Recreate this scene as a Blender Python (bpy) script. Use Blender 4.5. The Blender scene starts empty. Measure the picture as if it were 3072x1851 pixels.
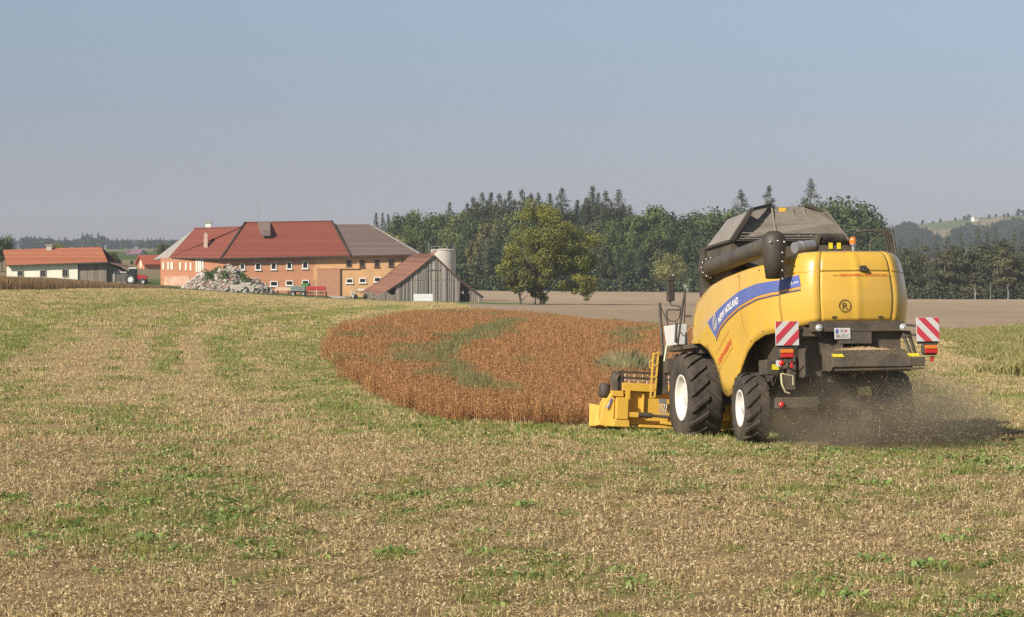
import bpy, math, random
import numpy as np
from mathutils import Vector, Matrix

# ------------------------------------------------------------------ camera, world, sun, exposure
SC = bpy.context.scene
COL = SC.collection
F, HX, HY, CH = 2200.0, 512.0, 245.0, 3.7        # focal length in pixels, horizon row, eye height above the field
cam = bpy.data.objects.new('camera', bpy.data.cameras.new('camera'))
COL.objects.link(cam)
cam.location = (0, 0, CH)
cam.rotation_euler = (math.pi / 2, 0, 0)
cam.data.sensor_width = 36.0
cam.data.lens = F / 1024 * 36.0
cam.data.shift_y = -(308.5 - HY) / 1024
cam.data.clip_start = 0.5
cam.data.clip_end = 9000
SC.camera = cam

SUN_EL, SUN_AZ = math.radians(35), math.radians(46)   # azimuth counted from straight behind the camera towards the left
w = bpy.data.worlds.new('World'); SC.world = w; w.use_nodes = True
nt = w.node_tree; nt.nodes.clear()
sky = nt.nodes.new('ShaderNodeTexSky'); sky.sky_type = 'NISHITA'; sky.sun_disc = False
sky.sun_elevation = SUN_EL
sky.sun_rotation = math.pi + SUN_AZ
sky.altitude = 400; sky.air_density = 1.0; sky.dust_density = 0.35; sky.ozone_density = 1.2
hs = nt.nodes.new('ShaderNodeHueSaturation'); hs.inputs['Saturation'].default_value = 0.6
mx = nt.nodes.new('ShaderNodeMix'); mx.data_type = 'RGBA'; mx.blend_type = 'MULTIPLY'; mx.inputs[0].default_value = 1.0
bg = nt.nodes.new('ShaderNodeBackground'); bg.inputs['Strength'].default_value = 0.0645
wo = nt.nodes.new('ShaderNodeOutputWorld')
tcw = nt.nodes.new('ShaderNodeTexCoord'); spw = nt.nodes.new('ShaderNodeSeparateXYZ'); rmp = nt.nodes.new('ShaderNodeValToRGB')   # dull lavender haze bank low over the horizon
nt.links.new(tcw.outputs['Generated'], spw.inputs[0]); nt.links.new(spw.outputs['Z'], rmp.inputs[0])
el = rmp.color_ramp.elements; el[0].position = 0.0; el[0].color = (.60, .60, .80, 1); el[1].position = .35; el[1].color = (1, 1, 1, 1)
e_ = el.new(.05); e_.color = (.70, .73, .92, 1); e_ = el.new(.11); e_.color = (.835, .915, 1.05, 1)
nt.links.new(rmp.outputs[0], mx.inputs[7])
nt.links.new(sky.outputs[0], hs.inputs['Color']); nt.links.new(hs.outputs[0], mx.inputs[6])
nt.links.new(mx.outputs[2], bg.inputs['Color']); nt.links.new(bg.outputs[0], wo.inputs[0])

ld = bpy.data.lights.new('sun', 'SUN'); ld.energy = 4.9; ld.angle = math.radians(0.6); ld.color = (1.0, 0.90, 0.76)
sun = bpy.data.objects.new('sun', ld); COL.objects.link(sun)
to_sun = Vector((-math.sin(SUN_AZ) * math.cos(SUN_EL), -math.cos(SUN_AZ) * math.cos(SUN_EL), math.sin(SUN_EL)))
sun.rotation_euler = (-to_sun).to_track_quat('-Z', 'Y').to_euler()
sun.location = (-30, -30, 40)

SC.view_settings.view_transform = 'Standard'; SC.view_settings.look = 'None'
SC.view_settings.gamma = 1.0; SC.view_settings.exposure = 0.27
SC.render.engine = 'CYCLES'
SC.cycles.use_denoising = False; SC.cycles.use_adaptive_sampling = False
SC.cycles.max_bounces = 6; SC.cycles.diffuse_bounces = 3; SC.cycles.glossy_bounces = 3
SC.cycles.transmission_bounces = 3; SC.cycles.transparent_max_bounces = 6; SC.cycles.volume_bounces = 0

rng = np.random.default_rng(7)
random.seed(7)

# ------------------------------------------------------------------ helpers
def at(px, py, d):
    return Vector(((px - HX) * d / F, d, CH - (py - HY) * d / F))

def tag(o, label=None, cat=None, group=None, kind=None):
    if label: o['label'] = label
    if cat: o['category'] = cat
    if group: o['group'] = group
    if kind: o['kind'] = kind
    return o

def empty(name, loc=(0, 0, 0), rot=(0, 0, 0), parent=None):
    o = bpy.data.objects.new(name, None); COL.objects.link(o)
    o.location = loc; o.rotation_euler = rot; o.empty_display_size = .3
    if parent: o.parent = parent
    return o

def copy_tree(o, parent=None, link=True):
    c = o.copy(); COL.objects.link(c); c.parent = parent
    for ch in list(o.children): copy_tree(ch, c)
    return c

class MB:
    def __init__(s): s.v = []; s.f = []; s.m = []; s.s = []
    def add(s, vs, fs, m=0, smooth=False):
        b = len(s.v); s.v += [tuple(v) for v in vs]
        s.f += [tuple(i + b for i in f) for f in fs]; s.m += [m] * len(fs); s.s += [smooth] * len(fs); return s
    def box(s, c, d, m=0, rot=None):
        c = Vector(c); h = [x / 2 for x in d]
        vs = [Vector((x * h[0], y * h[1], z * h[2])) for x in (-1, 1) for y in (-1, 1) for z in (-1, 1)]
        if rot is not None: vs = [rot @ v for v in vs]
        return s.add([v + c for v in vs], [(0, 1, 3, 2), (4, 6, 7, 5), (0, 4, 5, 1), (2, 3, 7, 6), (0, 2, 6, 4), (1, 5, 7, 3)], m)
    def bar(s, p, q, w, h=None, m=0, up=(0, 0, 1)):
        p, q = Vector(p), Vector(q); d = q - p; h = h or w
        a = d.normalized(); u = Vector(up)
        if abs(a.dot(u)) > .98: u = Vector((0, 1, 0))
        x = a.cross(u).normalized(); z = x.cross(a)
        return s.box((p + q) / 2, (w, d.length, h), m, Matrix((x, a, z)).transposed())
    def tube(s, pts, r, n=8, m=0, caps=True):
        pts = [Vector(p) for p in pts]; k = len(pts); r = r if isinstance(r, (list, tuple)) else [r] * k
        vs = []; ref = None
        for i, p in enumerate(pts):
            t = (pts[min(i + 1, k - 1)] - pts[max(i - 1, 0)]).normalized()
            if ref is None: ref = t.orthogonal().normalized()
            ref = (ref - t * ref.dot(t)).normalized(); b = t.cross(ref)
            vs += [p + (ref * math.cos(2 * math.pi * j / n) + b * math.sin(2 * math.pi * j / n)) * r[i] for j in range(n)]
        fs = [(i * n + j, i * n + (j + 1) % n, (i + 1) * n + (j + 1) % n, (i + 1) * n + j) for i in range(k - 1) for j in range(n)]
        s.add(vs, fs, m, True)
        if caps:
            s.add(vs[:n], [tuple(range(n - 1, -1, -1))], m); s.add(vs[-n:], [tuple(range(n))], m)
        return s
    def lathe(s, prof, n=32, o=(0, 0, 0), axis='x', m=0, smooth=True):
        vs = []
        for a in range(n):
            c, si = math.cos(2 * math.pi * a / n), math.sin(2 * math.pi * a / n)
            for r, h in prof:
                v = (h, r * c, r * si) if axis == 'x' else ((r * c, h, r * si) if axis == 'y' else (r * c, r * si, h))
                vs.append((v[0] + o[0], v[1] + o[1], v[2] + o[2]))
        k = len(prof)
        fs = [(a * k + i, a * k + i + 1, ((a + 1) % n) * k + i + 1, ((a + 1) % n) * k + i) for a in range(n) for i in range(k - 1)]
        return s.add(vs, fs, m, smooth)
    def prism(s, poly, vec, m=0):
        n = len(poly); vec = Vector(vec); a = [Vector(p) for p in poly]; b = [p + vec for p in a]
        return s.add(a + b, [tuple(range(n))[::-1], tuple(range(n, 2 * n))] + [(i, (i + 1) % n, n + (i + 1) % n, n + i) for i in range(n)], m)
    def grid(s, P, m=0, smooth=True):
        r, c = len(P), len(P[0])
        return s.add([p for row in P for p in row], [(i * c + j, i * c + j + 1, (i + 1) * c + j + 1, (i + 1) * c + j) for i in range(r - 1) for j in range(c - 1)], m, smooth)
    def obj(s, name, mats, parent=None, loc=(0, 0, 0), rot=(0, 0, 0), bevel=0, solid=0, fix=True, seg=2, away=None):
        me = bpy.data.meshes.new(name); me.from_pydata(s.v, [], s.f)
        mats = mats if isinstance(mats, (list, tuple)) else [mats]
        for m in mats: me.materials.append(m)
        me.polygons.foreach_set('material_index', s.m); me.polygons.foreach_set('use_smooth', s.s)
        if fix:
            import bmesh
            bm = bmesh.new(); bm.from_mesh(me); bmesh.ops.recalc_face_normals(bm, faces=bm.faces); bm.to_mesh(me); bm.free()
        if away is not None and sum((p.center - Vector(away)).dot(p.normal) * p.area for p in me.polygons) < 0: me.flip_normals()   # skins face away from the machine's core
        me.update()
        o = bpy.data.objects.new(name, me); COL.objects.link(o); o.location = loc; o.rotation_euler = rot
        if parent: o.parent = parent
        if solid:
            md = o.modifiers.new('solid', 'SOLIDIFY'); md.thickness = solid; md.offset = -1
        if bevel:
            md = o.modifiers.new('bevel', 'BEVEL'); md.width = bevel; md.segments = seg; md.limit_method = 'ANGLE'; md.angle_limit = math.radians(40)
            md.harden_normals = False
        return o

def mat(name, col, rough=.6, metal=0., var=.15, scale=4., bump=0., bscale=30., spec=.5, coat=0., detail=5., dust=None, coords='Object', stretch=None, attr=False, trans=0.):
    m = bpy.data.materials.new(name); m.use_nodes = True; n = m.node_tree; L = n.links.new
    b = n.nodes['Principled BSDF']; out = n.nodes['Material Output']
    b.inputs['Roughness'].default_value = rough; b.inputs['Metallic'].default_value = metal
    b.inputs['Specular IOR Level'].default_value = spec; b.inputs['Coat Weight'].default_value = coat; b.inputs['Coat Roughness'].default_value = .12
    rgb = n.nodes.new('ShaderNodeRGB'); rgb.outputs[0].default_value = (*col, 1); src = rgb.outputs[0]
    tc = n.nodes.new('ShaderNodeTexCoord'); vec = tc.outputs[coords]
    if stretch:
        mp = n.nodes.new('ShaderNodeMapping'); mp.inputs['Scale'].default_value = stretch; L(vec, mp.inputs[0]); vec = mp.outputs[0]
    if attr:
        at_ = n.nodes.new('ShaderNodeAttribute'); at_.attribute_name = 'Col'
        mm = n.nodes.new('ShaderNodeMix'); mm.data_type = 'RGBA'; mm.blend_type = 'MULTIPLY'; mm.inputs[0].default_value = 1
        L(src, mm.inputs[6]); L(at_.outputs['Color'], mm.inputs[7]); src = mm.outputs[2]
    if var:
        nz = n.nodes.new('ShaderNodeTexNoise'); nz.inputs['Scale'].default_value = scale; nz.inputs['Detail'].default_value = detail; L(vec, nz.inputs['Vector'])
        mr = n.nodes.new('ShaderNodeMapRange'); mr.inputs[1].default_value = .3; mr.inputs[2].default_value = .7
        mr.inputs[3].default_value = 1 - var; mr.inputs[4].default_value = 1 + var; L(nz.outputs[0], mr.inputs[0])
        vm = n.nodes.new('ShaderNodeMix'); vm.data_type = 'RGBA'; vm.blend_type = 'MULTIPLY'; vm.inputs[0].default_value = 1
        L(src, vm.inputs[6]); L(mr.outputs[0], vm.inputs[7]); src = vm.outputs[2]
    if dust:
        nd = n.nodes.new('ShaderNodeTexNoise'); nd.inputs['Scale'].default_value = 2.2; nd.inputs['Detail'].default_value = 8; nd.inputs['Roughness'].default_value = .7; L(tc.outputs[coords], nd.inputs['Vector'])
        r2 = n.nodes.new('ShaderNodeMapRange'); r2.inputs[1].default_value = .35; r2.inputs[2].default_value = .75; r2.inputs[3].default_value = dust[1] * .2; r2.inputs[4].default_value = dust[1]; L(nd.outputs[0], r2.inputs[0])
        dm = n.nodes.new('ShaderNodeMix'); dm.data_type = 'RGBA'; L(r2.outputs[0], dm.inputs[0]); L(src, dm.inputs[6]); dm.inputs[7].default_value = (*dust[0], 1); src = dm.outputs[2]
        rr = n.nodes.new('ShaderNodeMapRange'); rr.inputs[3].default_value = rough; rr.inputs[4].default_value = min(1, rough + .6); L(r2.outputs[0], rr.inputs[0]); L(rr.outputs[0], b.inputs['Roughness'])
    L(src, b.inputs['Base Color'])
    if bump:
        nb = n.nodes.new('ShaderNodeTexNoise'); nb.inputs['Scale'].default_value = bscale; nb.inputs['Detail'].default_value = 6; L(vec, nb.inputs['Vector'])
        bp = n.nodes.new('ShaderNodeBump'); bp.inputs['Strength'].default_value = bump; bp.inputs['Distance'].default_value = .05; L(nb.outputs[0], bp.inputs['Height']); L(bp.outputs[0], b.inputs['Normal'])
    if trans:
        tr = n.nodes.new('ShaderNodeBsdfTranslucent'); L(src, tr.inputs['Color']); ms = n.nodes.new('ShaderNodeMixShader'); ms.inputs[0].default_value = trans
        L(b.outputs[0], ms.inputs[1]); L(tr.outputs[0], ms.inputs[2]); L(ms.outputs[0], out.inputs['Surface'])
    return m

def band_mat(name, c1, c2, scale, axis='Z', rough=.8, var=.15, mortar=None, bump=.3, noise=6.):
    """courses of tiles, planks or bricks: bands along one object axis with broken-up colour"""
    m = bpy.data.materials.new(name); m.use_nodes = True; n = m.node_tree; L = n.links.new
    b = n.nodes['Principled BSDF']; b.inputs['Roughness'].default_value = rough; b.inputs['Specular IOR Level'].default_value = .25
    tc = n.nodes.new('ShaderNodeTexCoord'); sp = n.nodes.new('ShaderNodeSeparateXYZ'); L(tc.outputs['Object'], sp.inputs[0])
    mu = n.nodes.new('ShaderNodeMath'); mu.operation = 'MULTIPLY'; L(sp.outputs[axis], mu.inputs[0]); mu.inputs[1].default_value = scale
    fl = n.nodes.new('ShaderNodeMath'); fl.operation = 'FLOOR'; L(mu.outputs[0], fl.inputs[0])
    fr = n.nodes.new('ShaderNodeMath'); fr.operation = 'FRACT'; L(mu.outputs[0], fr.inputs[0])
    wn = n.nodes.new('ShaderNodeTexWhiteNoise'); wn.noise_dimensions = '1D'; L(fl.outputs[0], wn.inputs['W'])
    nz = n.nodes.new('ShaderNodeTexNoise'); nz.inputs['Scale'].default_value = noise; nz.inputs['Detail'].default_value = 6; nz.inputs['Roughness'].default_value = .65; L(tc.outputs['Object'], nz.inputs['Vector'])
    ad = n.nodes.new('ShaderNodeMath'); ad.operation = 'ADD'; L(wn.outputs[0], ad.inputs[0]); L(nz.outputs[0], ad.inputs[1])
    mr = n.nodes.new('ShaderNodeMapRange'); mr.inputs[1].default_value = .35; mr.inputs[2].default_value = 1.65; L(ad.outputs[0], mr.inputs[0])
    mx = n.nodes.new('ShaderNodeMix'); mx.data_type = 'RGBA'; L(mr.outputs[0], mx.inputs[0]); mx.inputs[6].default_value = (*c1, 1); mx.inputs[7].default_value = (*c2, 1)
    src = mx.outputs[2]
    if mortar:
        gt = n.nodes.new('ShaderNodeMath'); gt.operation = 'LESS_THAN'; L(fr.outputs[0], gt.inputs[0]); gt.inputs[1].default_value = mortar[1]
        m2 = n.nodes.new('ShaderNodeMix'); m2.data_type = 'RGBA'; L(gt.outputs[0], m2.inputs[0]); L(src, m2.inputs[6]); m2.inputs[7].default_value = (*mortar[0], 1); src = m2.outputs[2]
    L(src, b.inputs['Base Color'])
    bp = n.nodes.new('ShaderNodeBump'); bp.inputs['Strength'].default_value = bump; bp.inputs['Distance'].default_value = .03; L(fr.outputs[0], bp.inputs['Height']); L(bp.outputs[0], b.inputs['Normal'])
    return m

def text_geo(body, size=1.0, bold=0.):
    """flat letter geometry, returned as vertices (u, v) and faces"""
    cu = bpy.data.curves.new('letters', 'FONT'); cu.body = body; cu.size = size; cu.fill_mode = 'FRONT'; cu.resolution_u = 3; cu.offset = bold
    o = bpy.data.objects.new('letters', cu); me = o.to_mesh()
    vs = [(v.co.x, v.co.y) for v in me.vertices]; fs = [tuple(p.vertices) for p in me.polygons]
    o.to_mesh_clear(); bpy.data.objects.remove(o); bpy.data.curves.remove(cu)
    x0 = min(v[0] for v in vs); vs = [(a - x0, b) for a, b in vs]
    return vs, fs, max(v[0] for v in vs)

# value noise in the plane, for laying out vegetation
_T = np.random.default_rng(3).random((256, 256))
def vnoise(x, y, s):
    x = np.asarray(x) / s; y = np.asarray(y) / s; i = np.floor(x).astype(int); j = np.floor(y).astype(int)
    fx = x - i; fy = y - j; fx = fx * fx * (3 - 2 * fx); fy = fy * fy * (3 - 2 * fy); g = lambda a, b: _T[a % 256, b % 256]
    return (g(i, j) * (1 - fx) + g(i + 1, j) * fx) * (1 - fy) + (g(i, j + 1) * (1 - fx) + g(i + 1, j + 1) * fx) * fy
def fnoise(x, y, s, o=3):
    t = 0; a = 1; n = 0
    for k in range(o): t = t + a * vnoise(np.asarray(x) + 37 * k, np.asarray(y) + 91 * k, s / 2 ** k); n += a; a *= .55
    return t / n
def sstep(a, b, x): t = np.clip((np.asarray(x) - a) / (b - a), 0, 1); return t * t * (3 - 2 * t)

# ------------------------------------------------------------------ the lie of the land
_CP = [-900, -300, 0, 160, 240, 330, 420, 480, 620, 800, 950, 1300, 1900]
_CD = [1, 15, 35, 41, 45, 50, 60, 80, 100, 150, 190, 250, 300, 345, 400, 450, 550, 700, 900, 1500, 2000, 2500, 3000, 4500]
_CZ = {
 -900: [0, 0, 0, 0, 0, 0, 0, 0, 0, .1, .2, -.6, -1.6, -2.0, -1.8, -1.4, -1.5, -1.5, -1.5, -1, 0, 0, 0, -5],
 -300: [0, 0, 0, 0, 0, 0, 0, 0, 0, .1, .2, -.6, -1.6, -2.0, -1.8, -1.4, -1.5, -1.5, -1.5, -1, 0, 0, 0, -5],
 0:    [0, 0, 0, 0, 0, -.05, -.05, 0, 0, .05, .05, -.8, -2.0, -2.5, -1.8, -.8, -.7, -.6, -.4, -.2, 0, 0, 0, -5],
 160:  [0, 0, 0, 0, -.05, -.1, -.15, -.15, -.15, -.25, -.5, -1.3, -2.1, -2.65, -1.8, -.75, -.7, -.6, -.4, -.2, 0, 0, 0, -5],
 240:  [0, 0, 0, 0, -.08, -.15, -.2, -.25, -.3, -.55, -.95, -2.1, -3.1, -3.5, -3.0, -2.4, -2.2, -2, -1, -.4, 0, 0, 0, -5],
 330:  [0, 0, 0, 0, -.1, -.2, -.3, -.35, -.4, -.9, -1.5, -2.9, -3.7, -4.2, -4.6, -5, -6, -6, -5, -2, 0, 0, 0, -5],
 420:  [0, 0, 0, 0, -.12, -.25, -.35, -.45, -.55, -.95, -1.7, -3.1, -4.1, -4.8, -5.4, -6, -7.4, -8, -6, -3, 0, 0, 0, -5],
 480:  [0, 0, 0, 0, -.15, -.3, -.4, -.5, -.6, -1.0, -1.8, -3.2, -4.3, -5.1, -5.8, -6.4, -7.8, -9, -8, -4, 0, 0, 0, -5],
 620:  [0, 0, .08, .10, -.26, -.45, -.55, -.6, -.7, -1.3, -2.1, -3.4, -4.4, -5.3, -6.1, -6.8, -7.8, -9, -10, -6, 0, 4, 4, -5],
 800:  [0, 0, .08, .10, -.26, -.45, -.55, -.65, -.85, -1.6, -2.4, -3.7, -4.7, -5.5, -6.4, -7.1, -8.2, -10, -12, -10, 2, 10, 10, -5],
 950:  [0, 0, .08, .10, -.15, -.25, -.4, -.7, -1.0, -2.0, -2.8, -4.0, -4.9, -5.7, -6.5, -7.2, -9, -11, -14, -14, 8, 37, 36, 0],
 1300: [0, 0, 0, 0, -.1, -.2, -.35, -.6, -.9, -1.9, -2.7, -4.0, -4.9, -5.7, -6.5, -7.2, -9, -11, -14, -12, 22, 64, 66, 10],
 1900: [0, 0, 0, 0, -.1, -.2, -.35, -.6, -.9, -1.9, -2.7, -4.0, -4.9, -5.7, -6.5, -7.2, -9, -11, -14, -10, 30, 80, 84, 20]}
_gp = np.linspace(-900, 1900, 141); _gl = np.linspace(0, math.log(4500), 400)
_tab = np.array([np.interp(np.exp(_gl), _CD, _CZ[c]) for c in _CP])
_tab = np.array([np.interp(_gp, _CP, _tab[:, k]) for k in range(400)]).T
def _sm(a, s, ax):
    k = np.exp(-.5 * (np.arange(-3 * s, 3 * s + 1) / s) ** 2); k /= k.sum(); p = [(0, 0), (0, 0)]; p[ax] = (3 * s, 3 * s); a = np.pad(a, p, mode='edge')
    return np.apply_along_axis(lambda r: np.convolve(r, k, 'valid'), ax, a)
_tab = _sm(_sm(_tab, 4, 1), 2, 0)
def ground_z(x, y):
    x = np.asarray(x, float); y = np.asarray(y, float); yy = np.maximum(y, 1.5)
    p = np.clip((HX + F * x / yy + 900) / 20, 0, 139.999); l = np.clip(np.log(yy) / _gl[1], 0, 398.999)
    i = p.astype(int); j = l.astype(int); a = p - i; b = l - j
    z = (_tab[i, j] * (1 - a) + _tab[i + 1, j] * a) * (1 - b) + (_tab[i, j + 1] * (1 - a) + _tab[i + 1, j + 1] * a) * b
    return z + (vnoise(x, y, 2.3) - .5) * .05 * np.clip(y / 10, 0, 1)
def gz(x, y): return float(ground_z(x, y))
def on_ground(px, d): X = (px - HX) * d / F; return Vector((X, d, gz(X, d)))
def foot(px, d, dz=0): v = on_ground(px, d); v.z += dz; return v

def poly_dist(x, y, poly):
    """signed distance to a polygon in the field plane, negative inside"""
    x = np.asarray(x, float); y = np.asarray(y, float); best = np.full(x.shape, 1e9); ins = np.zeros(x.shape, bool); n = len(poly)
    for i in range(n):
        ax, ay = poly[i]; bx, by = poly[(i + 1) % n]; dx, dy = bx - ax, by - ay
        t = np.clip(((x - ax) * dx + (y - ay) * dy) / (dx * dx + dy * dy + 1e-9), 0, 1)
        best = np.minimum(best, np.hypot(x - ax - t * dx, y - ay - t * dy))
        c = ((ay > y) != (by > y)) & (x < (bx - ax) * (y - ay) / ((by - ay) if by != ay else 1e-9) + ax); ins ^= c
    return np.where(ins, -best, best)
def pd_poly(l): return [((p - HX) * d / F, d) for p, d in l]
CROP = pd_poly([(600, 49.3), (560, 48.8), (520, 48.4), (490, 48.6), (457, 49.2), (430, 50.4), (410, 52.3), (390, 55), (374, 58.5), (358, 63), (346, 68), (337, 74), (331, 82), (331, 91), (339, 101), (356, 112), (380, 124), (405, 136), (435, 146), (480, 152), (540, 142), (600, 128), (660, 118), (700, 112), (760, 104), (800, 80), (815, 60), (820, 51)])
STRIP = pd_poly([(-120, 172), (-60, 176), (0, 182), (60, 200), (110, 240), (160, 288), (168, 312), (100, 275), (50, 232), (0, 212), (-60, 205), (-120, 200)])
GRASS = pd_poly([(945, 122), (960, 104), (985, 88), (1024, 74), (1080, 68), (1300, 62), (1300, 140), (1080, 148), (980, 146), (944, 138)])

# ------------------------------------------------------------------ field pattern: where it is green, where bare, where another field begins
def to_pp(x, y):
    z = ground_z(x, y); yy = np.maximum(y, 1.5); return HX + F * x / yy, HY + (CH - z) * F / yy
GREENS = [(150, 470, 65, 40, .5), (140, 520, 60, 40, .5), (215, 500, 80, 34, .4), (250, 555, 50, 26, .5), (125, 420, 60, 14, .55), (20, 400, 60, 14, .5), (60, 535, 40, 18, .3),
          (400, 500, 50, 20, .4), (520, 560, 60, 22, .45), (600, 590, 40, 18, .35), (480, 585, 25, 12, .45), (540, 433, 140, 8, .9), (720, 444, 150, 9, .9), (900, 454, 130, 11, .85), (1000, 470, 80, 14, .5),
          (700, 480, 120, 14, .35), (880, 500, 80, 16, .35), (960, 540, 50, 12, .3), (820, 590, 60, 14, .2), (400, 440, 90, 8, .3), (330, 400, 34, 12, .3), (375, 402, 20, 10, .35), (318, 366, 10, 14, .4), (345, 385, 16, 8, .4),
          (15, 335, 60, 16, .75), (70, 318, 70, 7, .5), (150, 300, 60, 6, .45), (240, 310, 60, 5, .3), (165, 375, 10, 30, .4), (235, 350, 14, 22, .35), (985, 400, 60, 20, .4)]
BARE = [(120, 360, 60, 30, .5), (60, 470, 50, 30, .5), (40, 590, 60, 30, .4), (330, 470, 60, 30, .4), (330, 540, 60, 25, .35), (640, 520, 90, 20, .35), (760, 560, 80, 26, .4), (860, 540, 60, 20, .3), (250, 410, 60, 18, .4), (400, 600, 60, 16, .35)]
TRACKS = [(.75, [(-40, 380), (0, 361), (24, 337), (54, 319), (99, 308.5), (168, 302.5), (215, 301)]), (.55, [(-40, 345), (0, 328), (36, 313), (90, 305.5), (140, 301)]), (.65, [(108, 392), (111, 379), (112.5, 349), (129, 331), (168, 319), (192, 314.5), (240, 310)]), (.38, [(128, 385), (126, 350), (140, 333), (180, 320)]),
          (.6, [(158, 378), (156, 367), (156, 346), (174, 328), (215, 317), (300, 308)]), (.35, [(172, 372), (170, 346), (186, 331)]), (.7, [(226, 380), (222, 370), (211, 346), (228, 331), (270, 319), (339, 311.5), (400, 307)]), (.45, [(240, 375), (230, 348), (246, 333), (285, 321), (350, 313)]), (.4, [(272, 360), (266, 345), (285, 332), (330, 321)]),
          (.5, [(430, 424), (500, 433), (620, 437), (760, 441), (900, 446), (1060, 452)]), (.35, [(300, 400), (360, 415), (430, 432), (560, 446)])]
def line_dist(x, y, ln):
    best = np.full(np.shape(x), 1e9)
    for (ax, ay), (bx, by) in zip(ln[:-1], ln[1:]):
        dx, dy = bx - ax, by - ay; t = np.clip(((x - ax) * dx + (y - ay) * dy) / (dx * dx + dy * dy), 0, 1); best = np.minimum(best, np.hypot(x - ax - t * dx, y - ay - t * dy))
    return best
def track_mask(x, y, px, py):
    wob = (fnoise(x, y, 5, 2) - .5) * .5; t = 0
    for a, tr in TRACKS: t = t + a * np.exp(-(line_dist(px / 5.0 + wob, py / 1.9, [(p / 5.0, q / 1.9) for p, q in tr])) ** 2)
    return t * sstep(38, 52, y)
def green_mask(x, y):
    x = np.asarray(x, float); y = np.asarray(y, float)
    D = poly_dist(x, y, CROP); px, py = to_pp(x, y)
    wv = D + (fnoise(x, y, 22, 2) - .5) * 1.6; far = sstep(48, 72, y)
    g = .32 - .17 * far + ((fnoise(x, y, 6, 4) - .5) * 1.0 + (fnoise(x + 50, y, 1.1, 3) - .5) * 1.1) * (1 - .78 * far)
    g = g + .25 * np.exp(-((wv - 1.2) / 1.6) ** 2)
    for q in range(14):      # a pair of greener wheel tracks for every pass round the crop
        c = 3.7 + q * 5.8; wq = .55 + .3 * sstep(70, 140, y); a = (1.0, .8, .95, .7)[q % 4]
        g = g + far * a * .30 * (np.exp(-((wv - c) / wq) ** 2) + .9 * np.exp(-((wv - c - 2.2) / wq) ** 2))
    g = g + 1.1 * track_mask(x, y, px, py)
    g = g + .95 * np.exp(-((D - .7) / 1.3) ** 2) * (.4 + .8 * fnoise(x, y, 4, 2))
    g = g + .22 * sstep(100, 165, y)
    for cx, cy, rx, ry, a in GREENS: g = g + a * np.exp(-((px - cx) / rx) ** 2 - ((py - cy) / ry) ** 2)
    for cx, cy, rx, ry, a in BARE: g = g - a * np.exp(-((px - cx) / rx) ** 2 - ((py - cy) / ry) ** 2)
    return np.clip(g, 0, .95)
def edge_d(px):   # how far the stubble field reaches
    return np.interp(px, [-900, 0, 60, 110, 160, 200, 240, 330, 420, 455, 470, 640, 880, 935, 960, 1000, 1900], [180, 184, 202, 240, 290, 300, 305, 300, 300, 297, 156, 122, 114, 118, 100, 88, 60])

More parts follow.
